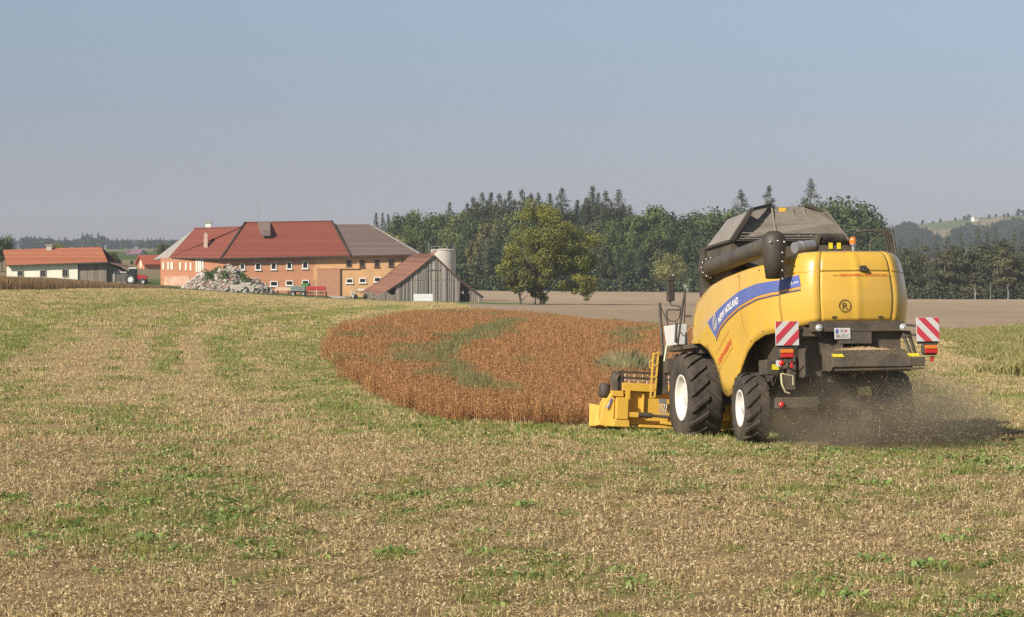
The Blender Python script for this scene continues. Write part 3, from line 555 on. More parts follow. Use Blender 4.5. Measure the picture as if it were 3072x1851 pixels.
# --- the four-sided farmhouse
FH = empty('farmhouse', (-43.75, 335, -3.6)); tag(FH, 'long two storey brick farmhouse with red, brown and grey hipped roofs', 'farmhouse')
C0 = Vector((-43.75, 335, 0)); CL = Vector((-54.6, 341.8, 0)); inn = Vector((5.9, 9.4, 0)); ZB = -6.2
mb = MB(); mb.prism([(-43.75, 335, ZB), (-29.95, 335, ZB), (-29.95, 346, ZB), (-43.75, 346, ZB)], (0, 0, 1.98 - ZB)); part(mb, 'wall', M_BRICK, FH)
mb = MB(); mb.prism([(-29.95, 335.003, ZB), (-13.6, 335.003, ZB), (-13.6, 346, ZB), (-29.95, 346, ZB)], (0, 0, 2.2 - ZB)); tag(part(mb, 'wall', M_PEACH, FH), 'ochre plastered wall of the right wing')
mb = MB(); a = C0 + Vector((0, .02, ZB)); b = CL + Vector((0, 0, ZB)); mb.prism([b, a, a + inn, b + inn], (0, 0, 1.72 - ZB)); tag(part(mb, 'wall', M_BRICK2, FH), 'brick wall of the left wing with pale ventilation strips')
E1, E2 = at(221.5, 257.9, 334.1), at(350.2, 255.4, 334.1); R1, R2 = at(245.6, 222.6, 341), at(331.2, 221.3, 341)
def back(p, yb): return Vector((p.x, yb, p.z))
mb = MB(); slab(mb, [E1, E2, R2, R1]); slab(mb, [back(E2, 348), back(E1, 348), R1 + Vector((0, .1, 0)), R2 + Vector((0, .1, 0))]); slab(mb, [E2 + Vector((.02, 0, 0)), back(E2, 348) + Vector((.02, 0, 0)), R2 + Vector((.02, .05, 0))])
part(mb, 'roof', M_TILE, FH)
L1, L2 = at(168.7, 257.5, 341.2), at(221.4, 257.8, 334.2); T1, T2 = at(194.6, 228.7, 345.8), at(241, 227.2, 339.5)
HL = at(153.4, 259.7, 349.5)
mb = MB(); slab(mb, [L1, L2, R1 + (E1 - R1) * .06, T2, T1]); tag(part(mb, 'roof', M_TILE, FH), 'lower red roof of the left wing')
mb = MB(); slab(mb, [HL, L1 + Vector((-.03, 0, 0)), T1 + Vector((-.03, 0, .02))], .2); slab(mb, [HL + Vector((0, .05, 0)), T1 + Vector((0, .05, .02)), T2 + Vector((0, .4, 0)), Vector((-36, 350, HL.z)), Vector((-44, 356, HL.z))], .14); tag(part(mb, 'roof', M_GREYROOF, FH), 'grey hip end of the left wing roof')
B1, B2, B3, B4 = at(351.3, 255.5, 334.15), at(419.5, 253.8, 334.15), at(369.8, 224.6, 341.05), at(333.4, 224.6, 341.05)
mb = MB(); slab(mb, [B1, B2, B3, B4]); slab(mb, [B2 + Vector((.02, .03, 0)), back(B2, 348), B3 + Vector((.02, .03, 0))]); slab(mb, [back(B2, 348.1), back(B1, 348.1), B4 + Vector((0, .1, 0)), B3 + Vector((0, .1, 0))]); tag(part(mb, 'roof', M_BROWNROOF, FH), 'brown sheet roof of the right wing')
mb = MB()  # ridge caps, verge boards and gutters
mb.bar(E1 + Vector((-.05, 0, .08)), R1 + Vector((-.05, 0, .12)), .28, .16); mb.bar(E2 + Vector((.06, 0, .05)), R2 + Vector((.06, 0, .1)), .30, .16)
mb.bar(E1 - Vector((0, .06, .1)), E2 - Vector((0, .06, .1)), .18, .2); mb.bar(L1 - Vector((0, .06, .1)), L2 - Vector((0.1, .06, .1)), .18, .2); mb.bar(B1 - Vector((-.1, .06, .1)), B2 - Vector((0, .06, .1)), .18, .2)
part(mb, 'gutter', M_EAVE, FH)
mb = MB(); mb.bar(R1 + Vector((0, 0, .06)), R2 + Vector((0, 0, .06)), .26, .12, 0); mb.bar(T1 + Vector((0, 0, .08)), T2 + Vector((0, 0, .08)), .24, .12, 0); part(mb, 'ridge_cap', M_TILE, FH)
mb = MB(); mb.bar(B4 + Vector((0, 0, .08)), B3 + Vector((0, 0, .08)), .28, .12); mb.bar(B3 + Vector((0, -.02, .09)), B2 + Vector((0, 0, .09)), .26, .12); tag(part(mb, 'ridge_cap', M_GREYROOF, FH), 'pale ridge tiles of the brown roof')
PXM = F / 335.0
def wx(px): return (px - HX) / PXM
def wz(py): return CH - (py - HY) / PXM
z2x = lambda x: (420 + x / 4.64) / 3
z2y = lambda y: (600 + y / 4.64) / 3
z3x = lambda x: (900 + x / 4.107) / 3
z3y = lambda y: (620 + y / 4.107) / 3
NF = (0, -1, 0)
for a, b, t, u in ((1390, 1462, 885, 972), (1602, 1686, 876, 976), (1822, 1902, 868, 970), (2040, 2118, 860, 962), (2260, 2342, 852, 956), (1812, 1920, 1128, 1202), (2030, 2136, 1120, 1192), (2256, 2354, 1114, 1188)):
    window(FH, (wx(z2x(a)), 335, wz(z2y(u))), (1, 0, 0), wx(z2x(b)) - wx(z2x(a)), wz(z2y(t)) - wz(z2y(u)), M_WHITE, M_GLASS, NF, .12, bars=0)
for a, b, t, u in ((568, 655, 885, 945), (728, 815, 880, 940), (912, 1000, 868, 930)):
    window(FH, (wx(z3x(a)), 335.003, wz(z3y(u))), (1, 0, 0), wx(z3x(b)) - wx(z3x(a)), wz(z3y(t)) - wz(z3y(u)), M_WHITE, M_GLASS, NF, .12)
for a, b, t, u in ((570, 636, 662, 745), (735, 796, 660, 745), (918, 976, 655, 742), (1092, 1156, 650, 735), (1258, 1322, 640, 722)):
    tag(window(FH, (wx(z3x(a)), 335.003, wz(z3y(u))), (1, 0, 0), wx(z3x(b)) - wx(z3x(a)), wz(z3y(t)) - wz(z3y(u)), M_SHUT, M_GLASS, NF, .12), 'dark unframed window of the right wing')
mb = MB(); x0, x1 = wx(z3x(212)), wx(z3x(492)); mb.box(((x0 + x1) / 2, 334.9, (wz(z3y(768)) + ZB) / 2), (x1 - x0, .16, wz(z3y(768)) - ZB)); part(mb, 'gate', M_GATE, FH)
mb = MB(); mb.box((wx(z3x(190)), 334.92, (wz(z3y(740)) + ZB) / 2), (.55, .12, wz(z3y(740)) - ZB)); mb.box(((wx(z3x(210)) + wx(z3x(735))) / 2, 334.88, wz(z3y(758))), (wx(z3x(735)) - wx(z3x(210)), .24, .16)); mb.box((wx(z3x(497)), 334.9, (wz(z3y(768)) + ZB) / 2), (.14, .26, wz(z3y(768)) - ZB), 1); part(mb, 'pilaster_and_shade', [M_PEACH, M_SHUT], FH)  # last box: brown strip painting the shaded edge right of the gate
ul = (CL - C0).normalized(); nl = Vector((ul.y, -ul.x, 0)); nl = nl if nl.y < 0 else -nl
def lw(px):  # distance along the left wing from its front corner for a picture column
    for s in np.linspace(0, 13, 600):
        q_ = C0 + ul * s
        if HX + F * q_.x / q_.y <= px: return s
    return 12.5
for xa, xb, ya, yb in ((318, 340, 870, 968), (388, 408, 866, 968), (430, 462, 866, 968), (556, 574, 872, 975), (634, 654, 872, 980), (702, 720, 872, 980), (790, 800, 812, 1000), (818, 830, 812, 1000), (846, 856, 812, 990), (878, 888, 812, 970)):
    s0, s1 = lw(z2x(xb)), lw(z2x(xa)); z0, z1_ = CH - (z2y(yb) - HY) * 339 / F, CH - (z2y(ya) - HY) * 339 / F
    mb = MB(); p = C0 + ul * s0 + nl * .03; mb.prism([p + Vector((0, 0, z0)), p + ul * max(s1 - s0, .3) + Vector((0, 0, z0)), p + ul * max(s1 - s0, .3) + Vector((0, 0, z1_)), p + Vector((0, 0, z1_))], nl * .05); part(mb, 'ventilation_strip', M_LIME, FH)
mb = MB(); p = C0 + ul * 6.2 + nl * .01; q2 = C0 + ul * 12 + nl * .01; mb.prism([p + Vector((0, 0, -4)), q2 + Vector((0, 0, -4)), q2 + Vector((0, 0, -1.35)), p + ul * .8 + Vector((0, 0, -1.0))], nl * .04); tag(part(mb, 'plaster_patch', mat('patchy_plaster', (.60, .36, .26), .9, var=.3, scale=1.2), FH), 'patch of broken pale plaster low on the left wing')
mb = MB(); mb.box(at(208.4, 228.0, 346), (.86, .7, 1.6)); mb.box(at(208.4, 228.0, 346) + Vector((0, 0, .90)), (1.05, .9, .24), 1); part(mb, 'chimney', [M_WHITE, M_GREYROOF], FH)
mb = MB(); c = at((420 + 918 / 4.64) / 3, (600 + 570 / 4.64) / 3, 339.2); mb.box(c, (.58, .55, 2.1)); mb.box(c + Vector((0, 0, 1.15)), (.34, .34, .3), 1); tag(part(mb, 'chimney', [mat('pale_brick', (.56, .40, .32), .9), M_GREYROOF], FH), 'narrow brick chimney on the left roof')
d1, d2, d3, d4 = at((420 + 1640 / 4.64) / 3, (600 + 312 / 4.64) / 3, 340.6), at((420 + 1812 / 4.64) / 3, (600 + 312 / 4.64) / 3, 340.6), at((420 + 1815 / 4.64) / 3, (600 + 462 / 4.64) / 3, 337.2), at((420 + 1700 / 4.64) / 3, (600 + 466 / 4.64) / 3, 337.2)
mb = MB(); up = Vector((0, 0, .5)); mb.prism([d1 + up * .1, d2 + up * .1, d3 + up, d4 + up], (0, .1, -.9)); tag(part(mb, 'dormer', mat('grey_dormer_sheet', (.20, .15, .135), .7), FH), 'grey box dormer under the main ridge')
mb = MB(); a = at((420 + 1650 / 4.64) / 3, (600 + 310 / 4.64) / 3, 341); mb.tube([a, a + Vector((0, 0, 3.1))], .03, 5); mb.tube([a + Vector((-.6, 0, 3.0)), a + Vector((.7, 0, 3.05))], .02, 5); mb.tube([a + Vector((-.35, 0, 2.5)), a + Vector((.4, 0, 2.5))], .02, 5); mb.tube([a + Vector((-.3, 0, 1.6)), a + Vector((.35, 0, 1.6))], .02, 5); part(mb, 'antenna', M_METAL, FH)

# --- old barn
BC = Vector(((433.9 - HX) * 315 / F, 315, 0)); bu = Vector((.976, .217, 0)); bb = Vector((-.217, .976, 0)); bn = -bb
BN = empty('wooden_barn', (BC.x, BC.y, -4.5)); tag(BN, 'weathered grey plank barn with a sagging rusty red roof', 'barn')
def bp_(u, z, k=0.): return BC + bu * u * .916 + bb * k * 2.25 + Vector((0, 0, z))
prof = [(-8.5, -3.35), (-4.6, -1.05), (0, 2.27), (4.0, -1.25), (5.7, -2.45), (7.7, -3.7)]
def roofz(u): return float(np.interp(u, [p[0] for p in prof], [p[1] for p in prof]))
r = np.random.default_rng(11); V = []; Fc = []; C = []
u = -6.1
while u < 7.6:
    wdt = r.uniform(.13, .23); top = min(roofz(u), roofz(u + wdt)) - .08; bot = -6.0
    if 4.0 < u < 5.65: bot = -3.05 + r.uniform(-.1, .1) if r.random() < .55 else top - .15
    if 4.0 < u < 5.65 and bot > top - .2: u += wdt; continue
    if 4.0 < u < 5.65: top, bot = -2.95, -3.3
    off = r.uniform(0, .05); g = r.choice([.55, .8, 1, 1.15, 1.35]) * r.uniform(.85, 1.15)
    if -2.0 < u < -.1 and r.random() < .12: top -= .0
    for z0, z1_ in (([(bot, -1.35 + r.uniform(-.04, .04)), (-1.30, top)] if top > -1.2 else [(bot, top)])):
        o_ = off + r.uniform(0, .02); P = [bp_(u, z0, -o_), bp_(u + wdt - .028, z0, -o_), bp_(u + wdt - .028, z1_, -o_), bp_(u, z1_, -o_)]; n0 = len(V); V += P + [p + bb * .03 for p in P]
        Fc += [tuple(n0 + i for i in f) for f in ((0, 1, 2, 3), (0, 4, 5, 1), (1, 5, 6, 2), (2, 6, 7, 3), (3, 7, 4, 0))]; tint = np.array([.36, .325, .285]) * g * (1 + r.uniform(-.05, .05, 3)); C += [tint] * 8
    u += wdt
me = bpy.data.meshes.new('board_wall'); me.from_pydata([tuple(v - BN.location) for v in V], [], Fc); ca = me.color_attributes.new('Col', 'FLOAT_COLOR', 'POINT'); ca.data.foreach_set('color', np.concatenate([np.array(C), np.ones((len(C), 1))], 1).astype(np.float32).ravel()); me.materials.append(M_BOARD)
o = bpy.data.objects.new('board_wall', me); COL.objects.link(o); o.parent = BN
mb = MB()  # inside walls: back gable and side walls
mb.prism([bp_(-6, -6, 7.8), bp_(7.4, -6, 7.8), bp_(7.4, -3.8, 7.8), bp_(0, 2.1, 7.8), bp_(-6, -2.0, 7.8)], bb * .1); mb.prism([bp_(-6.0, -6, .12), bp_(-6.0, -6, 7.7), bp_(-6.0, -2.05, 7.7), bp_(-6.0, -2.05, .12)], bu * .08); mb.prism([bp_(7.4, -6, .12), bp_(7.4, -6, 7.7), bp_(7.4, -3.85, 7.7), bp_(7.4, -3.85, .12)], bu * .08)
mb.prism([bp_(3.9, -5.9, .5), bp_(5.9, -5.9, .5), bp_(5.9, -2.6, .5), bp_(3.9, -1.4, .5)], bb * .08, 1)  # near-black sheet paints the shade inside the opening
part(mb, 'side_wall_and_shade', [M_WOOD, mat('barn_opening_shade', (.03, .025, .02), .9)], BN)
mb = MB()
rows = []
for j, k in enumerate(np.linspace(-.14, 8.0, 9)):
    row = []
    for uu, zz in [(-8.7, -3.45), (-6.6, -2.35), (-4.6, -1.02), (-2.3, .66), (0, 2.36)]:
        row.append(bp_(uu, zz + .12 * math.sin(k * .55 + uu) * .35 + (.10 * (k / 8) if uu == 0 else 0), k))
    rows.append(row)
mb.grid(rows, 0, True); part(mb, 'roof', M_TILE3, BN, solid=.14)
mb = MB(); mb.grid([[bp_(0.02, 2.36 + .1 * k / 8, k), bp_(4.05, -1.16, k), bp_(5.8, -2.36, k), bp_(7.9, -3.72, k)] for k in np.linspace(-.14, 8, 6)], 0, True); part(mb, 'roof', M_TILE3, BN, solid=.14)
mb = MB()
for (ua, za), (ub, zb) in (((-8.6, -3.5), (-4.6, -1.15)), ((-4.6, -1.15), (0, 2.2)), ((0, 2.2), (4.05, -1.32)), ((4.05, -1.32), (7.8, -3.85))): mb.bar(bp_(ua, za - .06, -.12), bp_(ub, zb - .06, -.12), .1, .2)
part(mb, 'verge_board', M_EAVE, BN)
mb = MB(); mb.bar(bp_(-1.2, .12, -.06), bp_(1.0, .18, -.06), .06, .16); part(mb, 'hatch_beam', M_WOOD, BN); mb = MB(); mb.bar(bp_(4.05, -1.5, -.08), bp_(5.0, -5.5, -.08) - bu * 1.1, .1, .2, up=bu); part(mb, 'door_post', M_WOOD, BN); mb = MB(); mb.bar(bp_(4.2, -1.55, -.05), bp_(5.9, -2.75, -.05), .1, .14); part(mb, 'rafter', M_WOOD, BN)
WP = at(423.2, 299.2, 312.3); o = MB(); o.box((0, 0, 0), (2.75, .06, 1.5)); o.box((0, -.035, .3), (2.75, .012, .04), 0); o.box((0, -.035, -.2), (2.75, .012, .04), 0)
tag(o.obj('metal_sheet', mat('white_sheet_metal', (.76, .78, .80), .5, var=.06), None, WP, (math.radians(-9), 0, math.radians(9)), bevel=.01), 'white metal sheet leaning against the barn planks', 'metal sheet')
mb = MB(); r = np.random.default_rng(4)
for i in range(26):
    x = i * .165; hgt = 1.15 + .25 * math.sin(i * .5) + r.uniform(-.06, .06); mb.box((x, r.uniform(-.02, .02), hgt / 2 - .3), (.15, .03, hgt + .6))
tag(mb.obj('plank_fence', M_WOOD, None, at(366.8, 301.2, 311.5), (0, 0, math.radians(3))), 'low grey plank fence closing the barn eave on its left', 'fence')

# --- silo
SP = Vector(((443.2 - HX) * 346 / F, 346, -6.4)); SI = empty('silo', SP); SI.scale = (1.045, 1.045, 1.095); tag(SI, 'round pale concrete silo with a railing behind the barn', 'silo')
MB().lathe([(1.88, 0), (1.88, 8.45)], 40, axis='z').obj('silo_body', mat('silo_concrete', (.56, .54, .49), .85, var=.10, scale=.9, bump=.1), SI)
MB().lathe([(1.90, 8.452), (1.95, 8.5), (1.9, 8.56), (.3, 8.72), (0.0, 8.73)], 40, axis='z').obj('silo_lid', M_CONC, SI)
mb = MB()
for k in range(10):
    a = k * math.pi / 5; mb.tube([(1.75 * math.cos(a), 1.75 * math.sin(a), 8.55), (1.75 * math.cos(a), 1.75 * math.sin(a), 9.05)], .03, 5)
for zz in (9.05,): mb.tube([(1.75 * math.cos(k * .2244), 1.75 * math.sin(k * .2244), zz) for k in range(29)], .022, 5)
mb.obj('railing', M_METAL, SI)
mb = MB(); mb.tube([(-2.15, -.3, 0), (-2.15, -.3, 9.7)], .05, 5); mb.tube([(-2.15, .3, 0), (-2.15, .3, 9.6)], .05, 5)
for k in range(24): mb.tube([(-2.15, -.3, .4 * k + .3), (-2.15, .3, .4 * k + .3)], .03, 4)
mb.obj('ladder', M_METAL, SI)
EL = empty('bale_elevator', at(424, 262, 338)); tag(EL, 'rusty brown elevator frame rising between barn and silo', 'elevator')
mb = MB(); mb.bar((-3, 0, -1.0), (1.9, 1.2, 1.6), .5, .16); mb.bar((-3, .5, -.7), (1.9, 1.7, 1.9), .08, .16); mb.obj('chute', mat('rusty_steel', (.27, .13, .07), .8, var=.2), EL)
mb = MB(); mb.tube([(1.2, 1.2, 1.3), (1.2, 1.4, -9)], .06, 5); mb.tube([(-1.6, .8, -.3), (-1.6, .8, -9)], .06, 5); mb.obj('support', M_DARKM, EL)

# --- white house with the plank shed
WH = empty('white_house', (-75, 352, -2.4)); tag(WH, 'long low white farm building with an orange tiled roof', 'house')
z1x = lambda x: x / 4.738 / 3
z1y = lambda y: (620 + y / 4.738) / 3
D0 = 350.0
def hp(x, y, d=D0): return at(z1x(x), z1y(y), d)
wl, wr, wsh = hp(95, 838), hp(1104, 815), hp(1508, 795)
mb = MB(); mb.prism([(wl.x, D0, -4), (wr.x, D0, -4), (wr.x, D0 + 7, -4), (wl.x, D0 + 7, -4)], (0, 0, .78 + 4)); part(mb, 'wall', M_LIME, WH)
mb = MB(); mb.prism([(wl.x - .012, D0 + .05, -4), (wl.x - .012, D0 + 6.95, -4), (wl.x - .012, D0 + 6.95, .7), (wl.x - .012, D0 + 3.5, 2.9), (wl.x - .012, D0 + .05, .7)], (.3, 0, 0)); tag(part(mb, 'wall', M_BRICK2, WH), 'brick gable end with flaking whitewash')
mb = MB(); mb.prism([(wr.x + .01, D0 + .25, -4), (wsh.x, D0 + .25, -4), (wsh.x, D0 + 7, -4), (wr.x + .01, D0 + 7, -4)], (0, 0, .95 + 4)); tag(part(mb, 'wall', M_WOOD, WH), 'grey plank wall under the right end of the roof')
ea, eb, ra, rb = hp(90, 832, D0 - .7), hp(1532, 782, D0 - .7), hp(40, 612, D0 + 3.5), hp(1440, 570, D0 + 3.5)
mb = MB(); slab(mb, [ea, eb, rb, ra]); slab(mb, [ra + Vector((0, .06, 0)), rb + Vector((0, .06, 0)), Vector((eb.x, D0 + 7.7, eb.z)), Vector((ea.x - 1, D0 + 7.7, ea.z))]); part(mb, 'roof', M_TILE2, WH)
mb = MB(); mb.bar(ea + Vector((0, 0, -.12)), eb + Vector((0, 0, -.12)), .16, .2); part(mb, 'gutter', M_EAVE, WH)
mb = MB(); c = hp(703, 590, D0 + 3.3); mb.box(c - Vector((0, 0, .3)), (.85, .7, 1.5)); mb.box(c + Vector((0, 0, .5)), (1.15, 1.0, .14)); part(mb, 'chimney', M_CONC, WH)
for a, b_, t, u in ((248, 332, 905, 990), (568, 656, 897, 996), (884, 972, 886, 1000)):
    p = hp(a, u); q_ = hp(b_, t); window(WH, (p.x, D0, p.z), (1, 0, 0), q_.x - p.x, q_.z - p.z, mat('grey_window_frame', (.30, .27, .23), .7), M_GLASS, NF, .10, False, 1)
SH = empty('plank_shed', hp(1650, 1000, 351.5)); tag(SH, 'grey plank lean-to with a sloping roof beside the white house', 'shed')
sr = hp(1815, 930, 351); mb = MB(); mb.prism([(wsh.x + .02, 351, -4), (sr.x, 351, -4), (sr.x, 351, -1.0), (wsh.x + .02, 351, .78)], (0, 5.5, 0)); part(mb, 'wall', M_WOOD, SH)
mb = MB(); a, b_ = hp(1530, 782, 350.2), hp(1858, 888, 350.2); slab(mb, [a, b_, b_ + Vector((0, 7, 0)), a + Vector((0, 7, 0))], .12); part(mb, 'roof', mat('rusty_shed_roof', (.20, .11, .075), .85, var=.2), SH)
mb = MB(); a = hp(1622, 1060, 350.9); b_ = hp(1622, 922, 350.9); c = hp(1800, 922, 350.9); mb.bar(a, b_, .16, .1, up=(1, 0, 0)); mb.bar(b_ + Vector((0, 0, -.1)), c + Vector((0, 0, -.1)), .08, .12); part(mb, 'door_frame', M_WHITE, SH)
mb = MB(); p = hp(1640, 1060, 350.95); q_ = hp(1790, 938, 350.95); mb.prism([(p.x, 350.96, p.z), (q_.x, 350.96, p.z), (q_.x, 350.96, q_.z), (p.x, 350.96, q_.z)], (0, .03, 0)); part(mb, 'door', mat('dark_shed_boards', (.13, .115, .10), .9, var=.25, scale=5, stretch=(4, 1, .3)), SH)

# --- vehicles and gear in the yard
M_TYRE = mat('black_rubber', (.022, .021, .020), .85, var=.25, scale=8, dust=((.17, .13, .085), .25))
M_REDP = mat('red_paint', (.42, .035, .04), .4, var=.1); M_GRNP = mat('green_paint', (.08, .28, .06), .45, var=.1); M_GREYG = mat('grey_green_paint', (.20, .24, .22), .6, var=.15)
def small_wheel(root, c, R_, w_, rim=.55, rimmat=None):
    e = MB().lathe([(R_ * .55, -w_ / 2), (R_ * .93, -w_ / 2), (R_, -w_ * .32), (R_, w_ * .32), (R_ * .93, w_ / 2), (R_ * .55, w_ / 2)], 20, c, 'y').obj('wheel', M_TYRE, root)
    MB().lathe([(0.001, -w_ * .4), (R_ * rim * .4, -w_ * .42), (R_ * rim * .9, -w_ * .3), (R_ * rim + .02, -w_ / 2 - .012)], 20, c, 'y').obj('rim', rimmat or M_METAL, e)
    return e
TR = empty('tractor', foot(135.5, 344, -.1)); tag(TR, 'small tractor with a white cab roof parked beside the plank shed', 'tractor')
mb = MB(); mb.prism([(.15, -.4, .8), (1.75, -.36, .75), (1.85, -.34, 1.15), (1.6, -.36, 1.42), (.15, -.4, 1.62)], (0, .8, 0)); mb.obj('bonnet', M_REDP, TR, bevel=.06)
mb = MB(); mb.prism([(-1.0, -.6, 1.2), (.15, -.6, 1.2), (.2, -.55, 2.45), (-.85, -.55, 2.45)], (0, 1.2, 0)); mb.obj('cab', M_GLASS, TR, bevel=.04)
mb = MB(); mb.box((-.35, 0, 2.56), (1.3, 1.35, .18)); mb.obj('cab_roof', M_WHITE, TR, bevel=.05)
mb = MB(); mb.prism([(-1.4, -.3, .6), (1.4, -.3, .55), (1.4, -.3, .85), (-1.4, -.3, 1.2)], (0, .6, 0)); mb.obj('chassis', M_DARKM, TR)
for yy in (-.75, .75): small_wheel(TR, (-.65, yy, .82), .84, .42, .82, mat('pale_grey_rim', (.70, .72, .74), .5)); small_wheel(TR, (1.25, yy, .5), .5, .3)
TL = empty('farm_trailer', foot(298.3, 323, -.05)); tag(TL, 'low grey green flat trailer by the brick wall', 'trailer')
mb = MB(); mb.box((0, 0, 1.02), (2.15, 1.7, .75)); mb.obj('body', M_GREYG, TL, bevel=.05)
mb = MB(); mb.box((0, 0, .56), (2.3, .8, .16)); mb.bar((1.1, 0, .5), (2.0, 0, .42), .1); mb.obj('chassis', M_DARKM, TL)
for xx in (-.75, .75): small_wheel(TL, (xx, -.75, .33), .36, .22); small_wheel(TL, (xx, .75, .33), .36, .22)
GB = empty('green_hopper', foot(305, 326, 0)); tag(GB, 'bright green spreader hopper behind the grey trailer', 'hopper')
mb = MB(); mb.prism([(-.3, -.6, .8), (.3, -.6, .8), (.62, -.6, 1.75), (-.52, -.6, 1.75)], (0, 1.2, 0)); mb.obj('hopper', M_GRNP, GB, bevel=.03)
mb = MB(); mb.box((.68, 0, 1.6), (.2, 1.0, .35)); mb.obj('motor', M_DARKM, GB)
for xx in (-.3, .3):
    for yy in (-.4, .4): MB().bar((xx, yy, 0), (xx, yy, .85), .08).obj('leg', M_DARKM, GB)
SD = empty('seed_drill', foot(316.3, 322, -.05)); tag(SD, 'red seed drill with a long red hopper standing in the yard', 'seed drill')
mb = MB(); mb.prism([(-1.42, -.45, .95), (-1.42, .35, .95), (-1.42, .45, 1.3), (-1.42, .1, 1.52), (-1.42, -.4, 1.42)], (2.84, 0, 0)); mb.obj('seed_box', M_REDP, SD, bevel=.08)
mb = MB(); mb.bar((-1.4, -.2, .55), (1.4, -.2, .55), .12); mb.bar((-1.0, -.4, .7), (1.0, -.4, .4), .07); mb.bar((-1.0, -.4, .4), (1.0, -.4, .7), .07); mb.obj('frame', mat('dark_green_paint', (.03, .13, .06), .5), SD)
mb = MB()
for k in range(12): x = -1.35 + k * .245; mb.tube([(x, -.35, .95), (x, -.45, .5), (x, -.7, .02)], .028, 5)
mb.obj('coulters', M_REDP, SD)
for xx in (-1.48, 1.48): mb = MB(); mb.lathe([(.001, -.06), (.36, -.06), (.40, 0), (.36, .06)], 18, (xx, 0, .4), 'x'); mb.obj('wheel', M_TYRE, SD)
for k, (px_, hh) in enumerate(((316.5, 1.1), (313.2, 2.1), (315, 2.4))):
    o = MB().tube([(0, 0, -.3), (0, 0, hh)], .035, 6).obj('marker_stake', M_WHITE if k == 0 else M_SHUT, None, foot(px_, 318 if k == 0 else 325))
    tag(o, ['short white stake standing in front of the red seed drill', 'thin brown stake behind the seed drill, left of the taller one', 'taller thin brown stake behind the seed drill'][k], 'stake', 'stakes by the seed drill')
TS = empty('timber_stack', foot(283, 323.5, 0)); tag(TS, 'stack of fresh pale timber beside the rubble heap', 'timber')
mb = MB()
for k in range(4):
    for j in range(5): mb.box((.05 * ((k * 7 + j) % 3), -.4 + j * .21, .62 + k * .115), (2.25, .19, .1))
mb.obj('planks', mat('fresh_timber', (.80, .58, .40), .8, var=.15, scale=6), TS)
M_OLDT = mat('old_timber', (.20, .09, .06), .9)
for xx in (-.8, .8): MB().box((xx, 0, .28), (.2, 1.1, .56)).obj('bearer', M_OLDT, TS)
pg = MB(); g0 = [(326.5, 331), (343, 331), (349, 306), (333, 303)]; Pp = []
for i in range(9):
    row = []
    for j in range(9):
        a, b_ = i / 8, j / 8; x0 = (g0[0][0] - HX) * g0[0][1] / F * (1 - a) + (g0[1][0] - HX) * g0[1][1] / F * a; x1 = (g0[3][0] - HX) * g0[3][1] / F * (1 - a) + (g0[2][0] - HX) * g0[2][1] / F * a; y0, y1 = 331 * (1 - a) + 331 * a, 303 * (1 - a) + 306 * a
        x, y = x0 * (1 - b_) + x1 * b_, y0 * (1 - b_) + y1 * b_; row.append((x, y, gz(x, y) + .06))
    Pp.append(row)
tag(pg.grid(Pp).obj('concrete_yard', M_CONC), 'pale concrete yard slab before the gate', 'yard', kind='structure')
IM = empty('hay_tedder', foot(360, 309, 0)); tag(IM, 'folded grey green hay machine with bent arms left of the barn', 'implement')
mb = MB(); mb.tube([(-1.7, 0, .05), (-.9, 0, .75), (-.2, .2, 1.3), (.5, .2, 1.35), (1.1, 0, .8), (1.75, 0, .05)], .07, 6); mb.tube([(-1.3, -.3, .05), (-.8, -.2, 1.15), (0, 0, .9)], .05, 6); mb.tube([(.9, -.2, .2), (.4, 0, 1.0)], .05, 6); mb.obj('frame', M_GREYG, IM)
mb = MB(); mb.box((.15, .2, 1.32), (1.0, .4, .2)); mb.tube([(-1.25, -.35, 1.2), (-.95, -.35, .15)], .06, 6); mb.tube([(-.7, -.35, 1.1), (-.95, -.35, .1)], .06, 6); mb.obj('guard', M_WHITE, IM, bevel=.03)
for xx in (-.65, .75): mb = MB(); mb.lathe([(.001, -.09), (.3, -.09), (.36, 0), (.3, .09)], 16, (xx, -.2, .36), 'y'); mb.obj('wheel', M_TYRE, IM)

# --- rubble heap: broken stone on an earth mound, weeds on top
r = np.random.default_rng(21); hc = foot(224.5, 322); hr = 7.1
def heap_h(x, y): rr = math.hypot(x / hr, y / 4.2); return 3.15 * min(1, 1.5 * max(0, 1 - rr)) ** .9 * (1 + .16 * math.sin(x * 1.3 + .5) + .08 * math.sin(x * 3.1 + y * 2))
mb = MB(); mb.grid([[(x, y, heap_h(x, y) - .35) for x in np.linspace(-7.4, 7.4, 40)] for y in np.linspace(-4.5, 4.5, 24)], 0, True)
for i in range(2600):
    a = r.random() * 6.28; rr = math.sqrt(r.random()) * 1.0; x, y = math.cos(a) * rr * hr, math.sin(a) * rr * 4.2
    s = r.choice([.12, .17, .24, .34, .55], p=[.33, .3, .22, .11, .04]); z = heap_h(x, y) - .3 + r.uniform(-.05, .15)
    q_ = Matrix.Rotation(r.random() * 6.28, 3, 'Z') @ Matrix.Rotation(r.uniform(-.7, .7), 3, 'X') @ Matrix.Rotation(r.uniform(-.7, .7), 3, 'Y')
    mb.box((x, y, z), (s * r.uniform(.7, 1.8), s * r.uniform(.6, 1.2), s * r.uniform(.4, .9)), [1, 1, 1, 1, 2, 3][r.integers(0, 6)], q_)
for xx, yy, ang in ((1.9, -3.3, .4), (2.8, -2.9, .3), (2.2, -3.7, .15), (3.6, -3.0, .5)): mb.box((xx, yy, .55), (2.2, .25, .8), 1, Matrix.Rotation(ang - .3, 3, 'Y'))
